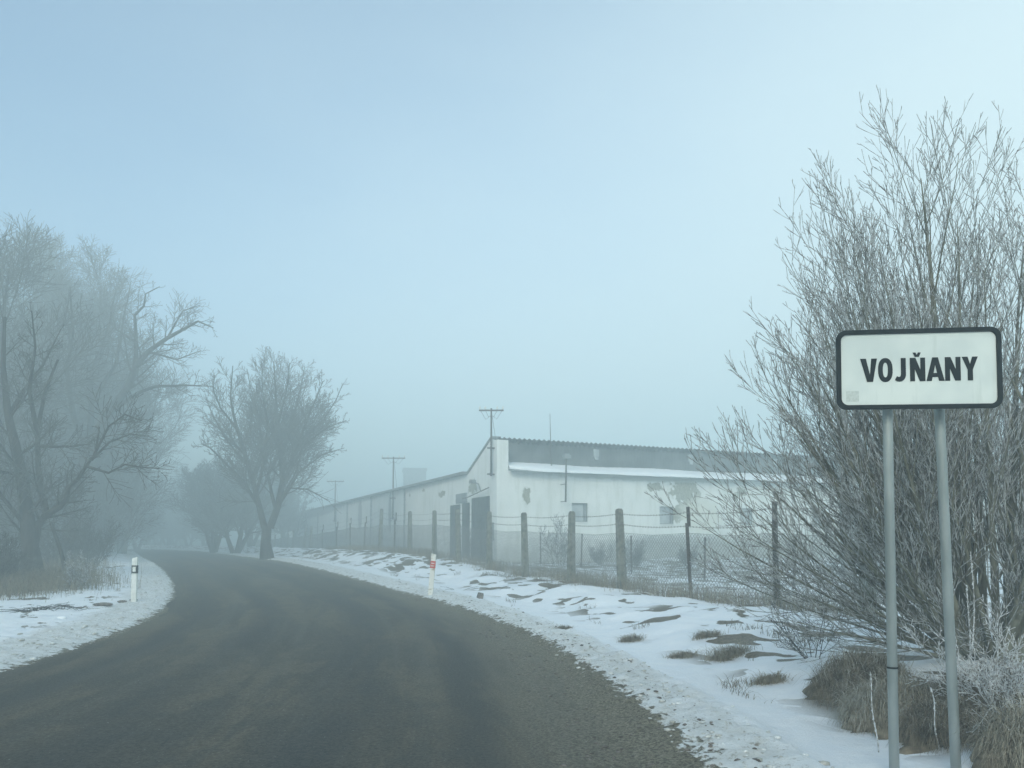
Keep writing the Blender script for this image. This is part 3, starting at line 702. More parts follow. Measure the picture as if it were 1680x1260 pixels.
def town_sign():
    D = 4.95; WID = 1.005; k = WID / 1340.0; ky = k * 1.055      # one zoom pixel
    c = W(1505.5, 605, D); rt = empty("town_sign", (c.x, c.y + .06, 0), 0, label='white town name sign with black border reading VOJŇANY on two steel posts', cat='town sign')
    T = Matrix.Rotation(R(.9), 4, 'Y') @ Matrix.Rotation(R(-9), 4, 'Z')
    pl = empty("tmp", (0, 0, 0)); bpy.data.objects.remove(pl)
    h_ = 666 * ky
    def place(o, dy): 
        o.matrix_local = Matrix.Translation((0, -.06, c.z)) @ T @ Matrix.Translation((0, dy, 0)); return o
    msn = mat_sign()
    back = curve_mesh("sign_plate", [rrect(WID, h_, .062)], .012, M_GALV, rt); place(back, .012)
    face = curve_mesh("sign_face", [rrect(WID - .052, h_ - .052, .044)], .004, msn, rt); place(face, .003)
    fr = curve_mesh("frame", [rrect(WID, h_, .062), rrect(WID - .052, h_ - .052, .044)], .016, M_BLACK, rt, .0015); place(fr, -.002)
    # lettering, in zoom pixels about (815, 427)
    T0, B0 = 330.0, 526.0; H = B0 - T0
    def Pz(lst): return [((x - 817) * k, -((y) - 422) * ky) for x, y in lst]
    def V_(x0, x1, b0, b1, s): return [(x0, T0), (x0 + s, T0), ((b0 + b1) / 2, T0 + .70 * H), (x1 - s, T0), (x1, T0), (b1, B0), (b0, B0)]
    def N_(x0, x1, s): 
        return [(x0, T0), (x0 + s + 6, T0), (x1 - s, T0 + .52 * H), (x1 - s, T0), (x1, T0), (x1, B0), (x1 - s - 6, B0), (x0 + s, T0 + .48 * H), (x0 + s, B0), (x0, B0)]
    L = []
    L.append(V_(345, 484, 400, 449, 47))
    L.append(ell(552, 428, 60, 101)); L.append(ell(552, 428, 21, 62))
    J = [(680, T0), (720, T0), (720, B0 - 62)]
    for a in range(0, 100, 12): J.append((668 + 52 * math.cos(R(a)), B0 - 58 + 60 * math.sin(R(a))))
    J += [(648, B0 - 1), (629, B0 - 12), (646, B0 - 44), (662, B0 - 37)]
    J += [(672, B0 - 40), (679, B0 - 54), (680, B0 - 68)]
    L.append(J)
    L.append(N_(754, 878, 39))
    cz = -14; L.append([(778, 282 + 4), (801, 282 + 4), (811, 302 + 4), (821, 282 + 4), (844, 282 + 4), (828, 319 + 4), (795, 319 + 4)])
    L.append([(936, T0), (982, T0), (1033, B0), (988, B0), (981, B0 - 32), (936, B0 - 32), (929, B0), (886, B0)]); L.append([(959, T0 + 62), (944, B0 - 66), (973, B0 - 66)])
    L.append(N_(1038, 1163, 39))
    L.append([(1174, T0), (1220, T0), (1239, T0 + 62), (1257, T0), (1302, T0), (1260, T0 + 108), (1260, B0), (1219, B0), (1219, T0 + 108)])
    for q in (L[1], L[2]): pass
    tx = curve_mesh("lettering", [Pz(q) for q in L], .002, M_BLACK, rt); place(tx, -.0015)
    st = MB(); st.box(-.039, .039, -.0015, .0, -.035, .035); so = st.build("sticker", simple("faded_sticker", (.50, .54, .50), (.60, .64, .60), 60, .7, 0, 0), rt)
    so.matrix_local = Matrix.Translation((0, -.06, c.z)) @ T @ Matrix.Translation(((278 - 817) * k, .0005, -(648 + 8 - 422) * k))
    # posts
    for (xt, xb) in ((1456, 1467), (1541, 1568)):
        top = W(xt, 668, D + .16); bot = W(xb, 1252, D + .16); dirv = (bot - top).normalized()
        g_ = gz(bot.x, bot.y); b2 = top + dirv * ((top.z - g_ + .25) / -dirv.z); t2 = top - dirv * .42
        off = Vector(rt.location)
        m = MB(); m.tube([t2 - off, top - off, b2 - off], [.0315] * 3, 20); po = m.build("post", M_GALV, rt, smooth=True)
        cb = MB(); q = top + dirv * 1.72 - off
        if xt == 1456: cb.tube([q, q + dirv * .012], [.034, .034], 16); cb.build("cable_tie", M_BLACK, po)
        for z in (.12, .36):
            cp = MB(); q = top - dirv * z - off; cp.box(q.x - .055, q.x + .055, q.y - .075, q.y - .039, q.z - .015, q.z + .015)
            cp.build("clamp", M_GALV, po)
town_sign()

# ---------------------------------------------------------------- branching plants
def rvec(rnd): 
    while True:
        v = Vector((rnd.uniform(-1, 1), rnd.uniform(-1, 1), rnd.uniform(-1, 1)))
        if .05 < v.length < 1: return v
def grow(out, rnd, p, d, L, r, lvl, cfg, env=None):
    c = cfg[lvl]; n = c['seg']; st = L / n; pts = [p.copy()]; rad = [r]; ds = []
    d = d.normalized()
    for i in range(n):
        d = (d + rvec(rnd) * c['wob'] + Vector((0, 0, c['up']))).normalized(); p = p + d * st
        pts.append(p.copy()); rad.append(max(r * (1 - (i + 1) / n * (1 - c['tip'])), cfg['rmin'])); ds.append(d.copy())
    out[lvl].append((pts, rad))
    spawn(out, rnd, pts, rad, L, lvl, cfg)
def spawn(out, rnd, pts, rad, L, lvl, cfg):
    if lvl + 1 >= cfg['levels']: return
    c = cfg[lvl]; nc = c['n']; n = len(pts) - 1
    if nc < 1 and rnd.random() > nc: return
    if 'nom' in c: nc *= min(1.6, L / c['nom'])
    nc = max(1, int(round(nc * rnd.uniform(.8, 1.2)))); az = rnd.uniform(0, 6.28)
    for j in range(nc):
        t = c['t0'] + (1 - c['t0']) * (j + rnd.uniform(.2, .9)) / nc; t = min(t, .995); q = t * n; i = int(q); fr = q - i
        p = pts[i].lerp(pts[i + 1], fr); d = (pts[i + 1] - pts[i]).normalized(); r = rad[i] * (1 - fr) + rad[i + 1] * fr
        az += 2.4 + rnd.uniform(-.5, .5); a = R(c['ang'] * rnd.uniform(.7, 1.3))
        ref = Vector((0, 0, 1)) if abs(d.z) < .9 else Vector((1, 0, 0)); u = d.cross(ref).normalized(); w_ = d.cross(u)
        nd = d * math.cos(a) + (u * math.cos(az) + w_ * math.sin(az)) * math.sin(a)
        l = L * c['ratio'] * (1 - c.get('dec', .55) * t) * rnd.uniform(.65, 1.2)
        if l < .04: continue
        grow(out, rnd, p, nd, l, max(r * c['rr'], cfg['rmin']), lvl + 1, cfg)
def flush(out, lv, name, mat, parent, k, loc):
    PL, RL = [], []
    for l in lv:
        for p, r in out[l]: PL.append(np.array([tuple(q) for q in p])); RL.append(np.array(r))
    if not PL: return None
    return tubes_obj(name, PL, RL, k, mat, parent, True, loc)

TREE = {'levels': 4, 'rmin': .012,
        0: dict(seg=8, wob=.10, up=.03, tip=.45, n=13, t0=.22, ang=48, ratio=.62, rr=.45),
        1: dict(seg=7, wob=.16, up=.06, tip=.2, n=13, t0=.15, ang=42, ratio=.50, rr=.45, nom=2.6),
        2: dict(seg=5, wob=.20, up=.06, tip=.3, n=11, t0=.12, ang=42, ratio=.62, rr=.5, nom=1.15),
        3: dict(seg=4, wob=.22, up=.05, tip=.5, n=4, t0=.15, ang=40, ratio=.55, rr=.6),
        4: dict(seg=3, wob=.2, up=.04, tip=.6, n=0, t0=0, ang=0, ratio=0, rr=0)}
def mk(cfg, **k):
    c = {a: (dict(b) if isinstance(b, dict) else b) for a, b in cfg.items()}
    for a, v in k.items():
        if a.startswith('l') and '_' in a and a[1].isdigit(): c[int(a[1])][a[3:]] = v
        else: c[a] = v
    return c
def finish_tree(out, base, label, cat='tree', group=None, name='bare_tree', mb=None, mt=None):
    t = empty(name, base, 0, label=label, cat=cat, group=group)
    flush(out, [0, 1], "trunk", mb or M_BARK, t, 8, base)
    flush(out, [2, 3, 4], "crown", mt or M_TWIG, t, 3, base)
    return t
def guided_tree(px, py, d, seed, guides, cfg, label, name='bare_tree', rscale=1.0, mt=None, fit=None):
    """limbs whose course is given at real depth; offs = how far each limb leans away from / toward the road"""
    rnd = random.Random(seed); out = {i: [] for i in range(6)}; base = W(px, py, d); base.z = gz(base.x, base.y) - .1
    for pts, r0, r1, lvl, off in guides:
        n = len(pts); P = []
        for i, (x, y) in enumerate(pts):
            q = i / (n - 1); P.append(W(x, y, d + off[0] * (1 - q) + off[1] * q))
        if lvl == 0 and pts[0][1] > 880: P[0] = Vector((P[0].x, P[0].y, base.z))
        # densify with wobble
        Q = []; 
        for a, b in zip(P[:-1], P[1:]):
            L_ = (b - a).length; m_ = max(1, int(L_ / .9))
            for j in range(m_): Q.append(a.lerp(b, j / m_) + (rvec(rnd) * .05 if j else Vector()))
        Q.append(P[-1]); nn = len(Q); rad = [(r0 * (1 - i / (nn - 1)) + r1 * i / (nn - 1)) * rscale for i in range(nn)]
        if pts[0][1] > 880 and r0 > .2: rad[0] *= 1.35
        out[0 if r0 > .1 else 1].append((Q, rad)); L = sum((b - a).length for a, b in zip(Q[:-1], Q[1:]))
        spawn(out, rnd, Q, rad, max(L * .8, 2.2), lvl, cfg)
    return finish_tree(out, base, label, name=name, mt=mt)
def free_tree(px, d, H, seed, label, cfg, r=.2, group=None, name='bare_tree', lean=(0, 0), stems=1, mt=None, spread=.25):
    rnd = random.Random(seed); out = {i: [] for i in range(6)}; base = GX(px, d); base.z -= .1
    for s in range(stems):
        a = rnd.uniform(0, 6.28); sp_ = spread if stems > 1 else .04
        dirv = Vector((lean[0] + sp_ * math.cos(a), lean[1] + sp_ * math.sin(a), 1))
        grow(out, rnd, base + Vector((math.cos(a), math.sin(a), 0)) * (.15 if stems > 1 else 0), dirv, H * rnd.uniform(.85, 1), r * rnd.uniform(.8, 1), 0, cfg)
    return finish_tree(out, base, label, group=group, name=name, mt=mt)

# roadside tree right of the road
C1 = mk(TREE, l0_n=17, l0_t0=.10, l0_ratio=.58, l0_dec=.78, l1_dec=.7, l0_ang=42, l1_ratio=.60, l0_rr=.33, l1_n=13, l2_n=9, l2_ratio=.75, l1_ang=38, l2_ang=36, l2_wob=.13, l3_wob=.13, rmin=.011)
C1[1]['up'] = .08
guided_tree(437, 916, 46, 4, [
    ([(438, 918), (436, 890), (438, 862)], .40, .33, 5, (0, 0)),
    ([(434, 866), (425, 830), (415, 790), (402, 745), (388, 700), (378, 650), (382, 600)], .24, .03, 0, (0, -1.5)),
    ([(443, 866), (456, 830), (464, 790), (462, 750), (455, 700), (452, 640), (449, 592)], .27, .03, 0, (0, 1.0)),
    ([(425, 832), (400, 790), (372, 762), (345, 735), (330, 728)], .12, .025, 0, (0, -2.0)),
    ([(415, 792), (430, 740), (425, 690), (412, 640), (405, 605)], .13, .025, 0, (0, 2.5)),
    ([(463, 800), (482, 750), (500, 700), (520, 650), (530, 625)], .15, .025, 0, (0, -1.5)),
    ([(458, 828), (490, 775), (530, 745), (565, 735)], .12, .02, 0, (0, 2.0)),
    ([(470, 780), (500, 730), (540, 700), (568, 690)], .10, .02, 0, (0, -2.2)),
    ([(462, 752), (480, 690), (492, 640), (500, 600)], .11, .02, 0, (.5, 3.0)),
    ([(455, 702), (470, 640), (475, 595)], .08, .02, 1, (.5, -2.5)),
    ([(408, 765), (370, 720), (348, 680), (338, 650)], .09, .02, 0, (0, -.5)),
    ([(490, 725), (530, 690), (552, 655), (562, 630)], .09, .02, 0, (0, .5)),
    ([(388, 702), (362, 670), (350, 640), (352, 615)], .08, .02, 1, (-.8, -3.0)),
    ([(402, 747), (370, 715), (345, 690)], .08, .02, 1, (-.5, 2.0)),
    ([(420, 810), (432, 760), (440, 700), (432, 650), (430, 600)], .13, .02, 0, (0, -3.6)),
    ([(452, 835), (440, 780), (470, 720), (510, 670), (545, 660)], .13, .02, 0, (0, 3.8)),
    ([(470, 800), (505, 803), (522, 812), (541, 823)], .05, .02, 2, (0, -1.0))], C1, 'tall bare frosted tree with a dark forked trunk at the right edge of the road', rscale=.85)

# left: near tree, its arching neighbour, and the wood behind
C2 = mk(TREE, l0_n=12, l0_t0=.15, l0_ratio=.46, l0_dec=.8, l1_dec=.7, l0_rr=.36, l0_ang=50, l1_ratio=.66, l1_n=15, l2_n=11, l2_ratio=.75, rmin=.009)
C2[1]['up'] = .04
guided_tree(54, 938, 25, 11, [
    ([(56, 932), (50, 900), (46, 860), (38, 794), (25, 731), (13, 680), (5, 600), (8, 520)], .34, .05, 0, (0, 0)),
    ([(49, 885), (61, 863), (76, 845), (69, 807), (63, 769), (61, 705), (75, 640), (95, 590)], .20, .04, 0, (0, 1)),
    ([(72, 848), (97, 832), (109, 820), (112, 799), (127, 787), (142, 764), (157, 743), (163, 700)], .13, .03, 0, (0, -.8)),
    ([(142, 765), (178, 776), (205, 762), (229, 766), (262, 769)], .05, .015, 1, (-.8, -1.0)),
    ([(150, 755), (180, 725), (215, 712), (245, 716)], .05, .015, 1, (-.8, .6)),
    ([(155, 745), (178, 700), (205, 680), (232, 690)], .05, .015, 1, (-.8, -2)),
    ([(66, 732), (95, 733), (120, 732), (150, 728)], .06, .015, 1, (0, -1)),
    ([(34, 780), (10, 775), (-20, 770)], .08, .03, 0, (0, -1)),
    ([(13, 685), (40, 640), (70, 600), (100, 540)], .10, .02, 0, (0, 1.5)),
    ([(60, 705), (48, 640), (58, 570), (52, 510)], .09, .02, 0, (.5, -1.5)),
    ([(84, 858), (100, 905), (112, 958)], .06, .08, 5, (0, -.4))], C2, 'dark nearest tree on the left with forked trunk and a leaning stem in dead grass', rscale=.88)
C3 = mk(TREE, l0_n=15, l0_t0=.2, l0_ratio=.42, l0_dec=.8, l1_dec=.7, l0_rr=.36, l0_ang=48, l1_ratio=.62, l1_n=11, l2_n=8, l2_ratio=.75, rmin=.012)
guided_tree(112, 912, 44, 12, [
    ([(110, 915), (118, 830), (145, 740), (178, 677)], .40, .28, 5, (0, 0)),
    ([(178, 677), (211, 634), (223, 601), (244, 576), (274, 555), (305, 538), (325, 527), (350, 538)], .26, .03, 0, (0, -1)),
    ([(221, 605), (223, 588), (223, 550), (221, 517), (236, 502), (239, 482), (262, 470)], .16, .02, 0, (-.3, 1.5)),
    ([(196, 665), (228, 644), (254, 634), (305, 632), (350, 634)], .12, .02, 0, (0, -2)),
    ([(140, 750), (150, 680), (150, 610), (175, 550), (190, 480)], .22, .03, 0, (0, 3)),
    ([(145, 740), (120, 680), (110, 610), (120, 540), (115, 470)], .20, .03, 0, (0, -3)),
    ([(222, 560), (190, 540), (180, 500)], .09, .02, 0, (0, 3)),
    ([(244, 577), (290, 590), (330, 575)], .07, .02, 1, (-.5, 1)),
    ([(274, 556), (300, 510), (330, 500)], .07, .02, 1, (-.6, 2)),
    ([(150, 660), (190, 600), (200, 540), (215, 460)], .14, .02, 0, (1, 4)),
    ], C3, 'tall arching bare tree whose long limbs reach out over the road from the left')
C4 = mk(TREE, l0_n=17, l0_t0=.2, l0_ratio=.50, l0_ang=42, l1_n=12, l1_ratio=.58, l2_ratio=.7, l2_n=9, rmin=.013, l0_tip=.15)
free_tree(-12, 36, 14.5, 21, 'bare tree at the left edge of the photo, its top the highest of the wood', C4, .30)
free_tree(30, 47, 18.0, 22, 'slim tall bare tree between the nearest left tree and the arching one', C4, .28)
free_tree(150, 56, 19.5, 23, 'broad rounded tree crown in the fog behind the arching tree', C4, .34, stems=3, spread=.22)
free_tree(75, 58, 20.0, 24, 'dense foggy tree crown high above the left wood', C4, .34, stems=3, spread=.2)
free_tree(200, 64, 16.0, 25, 'pale fog-veiled tree leaning towards the road behind the arching tree', C4, .3, stems=2, spread=.2)
# dim trees farther along the left side and behind: share shape
C5 = mk(TREE, l0_n=16, l0_t0=.10, l0_ratio=.5, l0_ang=50, l1_n=12, l2_n=9, rmin=.028, l0_tip=.15)
far0 = free_tree(175, 78, 9.5, 31, 'dim bushy tree lost in fog along the left of the road', C5, .22, 'dim trees in the fog left of the road', stems=4, spread=.35)
def copy_thing(o, loc, rz, sc, label=None, group=None):
    c = o.copy(); link(c); c.location = loc; c.rotation_euler = (0, 0, rz); c.scale = (sc, sc, sc)
    if label: c['label'] = label
    if group: c['group'] = group
    for ch in o.children: q = ch.copy(); link(q); q.parent = c
    return c
rr = random.Random(8)
for px, d, s in ((150, 66, 1.1), (110, 60, 1.2), (60, 55, 1.25), (20, 50, 1.2), (205, 92, .95), (225, 112, 1.1), (240, 140, 1.25), (130, 85, 1.2), (185, 105, 1.4), (90, 75, 1.3), (-15, 44, 1.0), (195, 130, 1.6), (45, 66, 1.3), (215, 150, 1.5), (260, 165, 1.5), (285, 175, 1.5), (310, 150, 1.3), (335, 130, 1.2), (250, 190, 1.8), (300, 200, 1.8), (275, 150, 1.2), (165, 100, 1.5), (150, 120, 1.7)):
    p = GX(px, d); p.z -= .1; copy_thing(far0, p, rr.uniform(0, 6.28), s * rr.uniform(.9, 1.1), 'faint tree of the wood where the far road vanishes in fog' if px > 212 else None, 'faint trees closing the far end of the road' if px > 212 else None)
# dark trees behind the roadside tree
C6 = mk(TREE, l0_n=15, l0_t0=.18, l0_ratio=.62, l0_ang=48, l1_n=11, l1_ratio=.5, l2_n=9, rmin=.026, l0_tip=.2)
free_tree(352, 74, 8.2, 41, 'low dark bushy tree beside the far road, left of the roadside tree', C6, .24, stems=4, spread=.4)
free_tree(386, 66, 6.8, 42, 'short dark tree close behind the roadside tree trunk', C6, .26, stems=3, spread=.4)
free_tree(412, 84, 9.0, 43, 'dim bushy tree in the fog behind the roadside tree', C6, .24, stems=4, spread=.4)
free_tree(475, 92, 8.0, 44, 'faint low tree beyond the fence right of the roadside tree', C6, .24, stems=4, spread=.4)
free_tree(345, 105, 10, 45, 'faintest tree at the far bend of the road', C6, .24, stems=4, spread=.35)

# shrubs of the left undergrowth
SHR = {'levels': 4, 'rmin': .006,
       0: dict(seg=6, wob=.12, up=.05, tip=.3, n=9, t0=.12, ang=35, ratio=.55, rr=.6),
       1: dict(seg=4, wob=.2, up=.06, tip=.4, n=7, t0=.1, ang=38, ratio=.55, rr=.6),
       2: dict(seg=3, wob=.2, up=.05, tip=.5, n=3, t0=.1, ang=35, ratio=.5, rr=.7),
       3: dict(seg=2, wob=.2, up=.0, tip=.6, n=0, t0=0, ang=0, ratio=0, rr=0)}
def shrub(p, H, seed, n, label, mat, spread=.7, r=.012, name='shrub', cat='shrub', group=None, cfg=SHR, k=3):
    rnd = random.Random(seed); out = {i: [] for i in range(5)}
    for s in range(n):
        a = rnd.uniform(0, 6.28); q = rnd.uniform(0, .25 * H); sp_ = spread * rnd.uniform(.1, 1)
        grow(out, rnd, p + Vector((math.cos(a) * q * .5, math.sin(a) * q * .5, -.05)), Vector((sp_ * math.cos(a), sp_ * math.sin(a), 1)), H * rnd.uniform(.6, 1), r * rnd.uniform(.7, 1.2), 0, cfg)
    t = empty(name, p, 0, label=label, cat=cat, group=group)
    flush(out, [0], "stems", M_BARK if mat is M_TWIG else mat, t, 4, p); flush(out, [1, 2, 3], "twigs", mat, t, k, p); return t
for i, (px, d, H, lab) in enumerate(((2, 21, 1.6, 'dark bare shrub at the left edge of the photo above the dead grass'), (30, 23, 1.0, 'low bare shrub at the foot of the nearest left tree'), (128, 21, 1.0, 'small bare shrub on the snow right of the leaning stem'),
                                     (92, 30, 2.0, 'dark shrub between the nearest left trunk and the leaning stem'), (148, 30, 2.4, 'dim shrub at the edge of the wood behind the small snow shrub'), (175, 42, 3.5, 'foggy shrub along the left wood edge where the verge narrows'))):
    shrub(GX(px, d), H, 60 + i, 14 if H > 1.2 else 8, lab, M_FROST if i == 2 else M_TWIG, .8)
th = shrub(GX(20, 34), 5.0, 71, 26, 'dark thicket of bare shrubs under the left trees', M_TWIG, .55, .03, 'thicket', 'thicket', 'thickets under the left trees', mk(SHR, rmin=.012))
for px, d, s in ((-30, 36, 1.1), (72, 48, 1.2), (100, 50, 1.3), (135, 52, 1.3), (165, 60, 1.3), (190, 74, 1.4), (-20, 34, 1.0), (150, 50, 1.0)):
    copy_thing(th, GX(px, d), rr.uniform(0, 6.28), s)
# yard shrubs by the wall
for i, (px, d, H, lab) in enumerate(((785, 36, 1.9, 'bare shrub against the white corner of the building right of the doors'), (915, 35, 2.2, 'thin bare sapling before the wall under the left window'), (1040, 34, 1.2, 'low dark shrub at the foot of the white wall between the windows'), (1130, 33.5, 1.1, 'low dark shrub at the wall foot under the peeled plaster'), (985, 36, 1.0, 'low shrub at the wall foot right of the left window'))):
    shrub(GX(px, d), H, 80 + i, 6 if i < 2 else 10, lab, M_TWIG, .45 if i < 2 else 1.1)

# ---------------------------------------------------------------- big willow
def willow():
    rnd = random.Random(77); out = {i: [] for i in range(6)}; base = GX(1612, 7.7); base.z -= .05
    cfg = {'levels': 5, 'rmin': .0028,
           0: dict(seg=10, wob=.055, up=.035, tip=.06, n=13, t0=.12, ang=25, ratio=.44, rr=.46),
           1: dict(seg=7, wob=.06, up=.06, tip=.2, n=7.5, t0=.12, ang=24, ratio=.62, rr=.58),
           2: dict(seg=5, wob=.045, up=.06, tip=.42, n=2.4, t0=.1, ang=24, ratio=.75, rr=.75),
           3: dict(seg=3, wob=.07, up=.07, tip=.6, n=.8, t0=.2, ang=26, ratio=.5, rr=.8),
           4: dict(seg=2, wob=.1, up=.05, tip=.7, n=0, t0=0, ang=0, ratio=0, rr=0)}
    def Lt(tilt): return float(np.interp(tilt, [0, 17, 30, 45, 58, 75, 88], [5.05, 4.6, 3.7, 3.25, 2.95, 2.6, 2.1]))
    # (tilt from vertical, azimuth: 180 = left, 0 = right, 90 = away, 270 = towards the road)
    stems = [(3, 90), (8, 180), (12, 100), (10, 0), (16, 170), (18, 60), (20, 200), (23, 150), (22, 330), (27, 185), (28, 20), (26, 110), (31, 165), (34, 210), (36, 190), (35, 40), (40, 175), (42, 150), (45, 195), (48, 180),
             (52, 165), (55, 188), (58, 200), (61, 176), (64, 160), (67, 186), (71, 195), (76, 178), (80, 188), (44, 0), (55, 345), (30, 270), (42, 255), (38, 300), (50, 90), (14, 225), (6, 315), (60, 215), (70, 225), (5, 140), (11, 250), (13, 170), (15, 30), (19, 120), (21, 215), (24, 175), (28, 150), (9, 320), (17, 200), (25, 195), (33, 180), (22, 0), (31, 355)]
    for tilt, az in stems:
        tilt += rnd.uniform(-2, 2); a = R(az + rnd.uniform(-8, 8)); tr = R(tilt); L = Lt(tilt) * rnd.uniform(.88, 1.06)
        fr = max(0, -math.sin(a)); L *= 1 - .45 * fr * min(1, tilt / 30)
        if math.cos(a) > .3 and tilt > 20: L *= .85
        st = base + Vector((math.cos(a) * rnd.uniform(.02, .32), math.sin(a) * rnd.uniform(.02, .3), 0))
        # start a bit steeper than it ends up for the high ones, lower for the low ones
        dirv = Vector((math.sin(tr) * math.cos(a), math.sin(tr) * math.sin(a), math.cos(tr) + .02))
        r0 = rnd.choice((.075, .06, .05, .04)) if tilt < 35 else (.038 if tilt < 60 else .026)
        c = cfg
        if tilt > 40: c = mk(cfg, l0_up=.035 if tilt < 55 else .015, l0_n=10, l1_n=8, l2_n=2)
        grow(out, rnd, st, dirv, L, r0 * rnd.uniform(.7, 1.15), 0, c)
    t = empty("willow_shrub", base, 0, label='huge frosted many-stemmed willow shrub behind the town sign', cat='willow')
    flush(out, [0], "trunk", M_WILLOW, t, 7, base); flush(out, [1], "branches", M_WILLOW, t, 4, base); flush(out, [2, 3, 4], "crown", M_FROST, t, 3, base)
willow()

# ---------------------------------------------------------------- grass
def blades(cs, name, mat, h, wdt=.006, droop=.5, spread=.6, seed=1, parent=None, loc=None, seg=4, dirb=None):
    """cs: (n,3) feet"""
    rs = np.random.RandomState(seed); n = len(cs); az = rs.rand(n) * 2 * np.pi; H = h * (.45 + .75 * rs.rand(n)); tilt = spread * rs.rand(n)
    if dirb is not None: az = dirb + rs.randn(n) * .8
    cx, cyv = np.cos(az), np.sin(az); px_, py_ = -cyv, cx
    V = np.empty((n, seg + 1, 2, 3)); u = np.linspace(0, 1, seg + 1)
    hor = np.outer(H * (tilt + droop * rs.rand(n)), u ** 1.8); hor = hor + np.outer(H * tilt * .5, u)
    ver = np.outer(H, np.sin(u * 1.57) ** .9) - np.outer(H * droop * rs.rand(n) * 1.1, u ** 3)
    wv = wdt * (1 - .85 * u)
    for sgn, k in ((-1, 0), (1, 1)):
        V[:, :, k, 0] = cs[:, 0, None] + cx[:, None] * hor + sgn * px_[:, None] * wv[None] * .5
        V[:, :, k, 1] = cs[:, 1, None] + cyv[:, None] * hor + sgn * py_[:, None] * wv[None] * .5
        V[:, :, k, 2] = cs[:, 2, None] - .02 + np.maximum(ver, -.01)
    ii = np.arange(n * (seg + 1) * 2).reshape(n, seg + 1, 2)
    f = np.stack([ii[:, :-1, 0], ii[:, :-1, 1], ii[:, 1:, 1], ii[:, 1:, 0]], -1).reshape(-1, 4); v = V.reshape(-1, 3)
    if loc is not None: v = v - np.array(tuple(loc))
    return link_mesh(name, np_mesh(name, v, f), mat, parent)
def fence_grass():
    rs = np.random.RandomState(2); C = []
    for t in np.arange(-9, 40, .02):
        dens = 1.2 + 6 * (vnoise(np.array([t * 1.1]), np.array([3.3]))[0] + .25)
        for _ in range(max(0, int(rs.poisson(max(dens, .5) * 2.2)))):
            tt = t + rs.rand() * .1; off = rs.randn() * .22 + .12; C.append((FO.x + FD.x * tt + off * .917, FO.y + FD.y * tt + off * .4))
    C = np.array(C); z = gheight(C[:, 0], C[:, 1]); return np.column_stack([C, z])
cs = fence_grass(); tag(blades(cs, "dead_grass", M_GRASS, .38, .009, .35, .5, 3), 'dead brown grass growing along the foot of the wire fence', 'grass', kind='stuff')
def patch(poly_pts, n, rad, seed):
    rs = np.random.RandomState(seed); C = []
    for (px, py, w_) in poly_pts:
        g = G(px, py); k = int(n * w_); C.append(np.column_stack([g.x + rs.randn(k) * rad * w_ ** .5, g.y + rs.randn(k) * rad * w_ ** .5]))
    C = np.concatenate(C); return np.column_stack([C, gheight(C[:, 0], C[:, 1])])
cs = patch([(5, 975, 1.2), (30, 960, 1), (60, 965, 1.2), (85, 945, 1), (20, 930, 1), (110, 955, .7), (60, 925, 1), (0, 940, 1.2), (-40, 970, 1.2), (130, 930, .5), (100, 925, .8)], 1500, .8, 5)
tag(blades(cs, "tall_dead_grass", M_GRASSM, .55, .010, .45, .5, 6), 'tall dead grass at the edge of the left wood', 'grass', kind='stuff')
# field grass
rs = np.random.RandomState(9); n = 9000; t_ = rs.uniform(-8, 30, n); o_ = rs.uniform(.6, 13, n)
C = np.column_stack([FO.x + FD.x * t_ + o_ * .917, FO.y + FD.y * t_ + o_ * .4]); keep = fbm(C[:, 0] * .5, C[:, 1] * .5, 3, 40) > .05; C = C[keep]
tag(blades(np.column_stack([C, gheight(C[:, 0], C[:, 1])]), "yard_grass", M_GRASSD, .28, .012, .5, .6, 10), 'sparse dead grass poking through the snow of the farmyard', 'grass', kind='stuff')
rs = np.random.RandomState(19); n = 60000; j = rs.choice(np.where((RY > 3) & (RY < 48))[0], n); h_ = RH[j] + rs.uniform(1.5, 4.6, n)
C = np.column_stack([RX[j] + RNX[j] * h_, RY[j] + RNY[j] * h_ + rs.uniform(-.4, .4, n)]); k = vnoise(C[:, 0] * 2.6 + C[:, 1] * .9, C[:, 1] * 1.1 - C[:, 0] * .5, 60) + .5 * vnoise(C[:, 0] * .5, C[:, 1] * .4, 61)
C = C[(k > .36) & (rs.rand(n) < .8)]
tag(blades(np.column_stack([C, gheight(C[:, 0], C[:, 1])]), "bank_grass", M_GRASSD, .13, .008, .7, .9, 20), 'short dead grass poking through the snow of the bank beside the road', 'grass', kind='stuff')
print('bank blades', len(C))
# tufts lying on the snowy bank
def tuft(px, py, w_, h_, seed, label, mat=None, n=900, name="grass_tuft", group=None):
    p = G(px, py); rs = np.random.RandomState(seed)
    C = np.column_stack([p.x + rs.randn(n) * w_ * .55, p.y + rs.randn(n) * w_ * .28]); cs = np.column_stack([C, gheight(C[:, 0], C[:, 1])])
    o = blades(cs, name, mat or M_GRASS, h_ * 1.2, .007, .8, 1.0, seed, None, p, 5); o.location = p
    return tag(o, label, 'grass tuft', group)
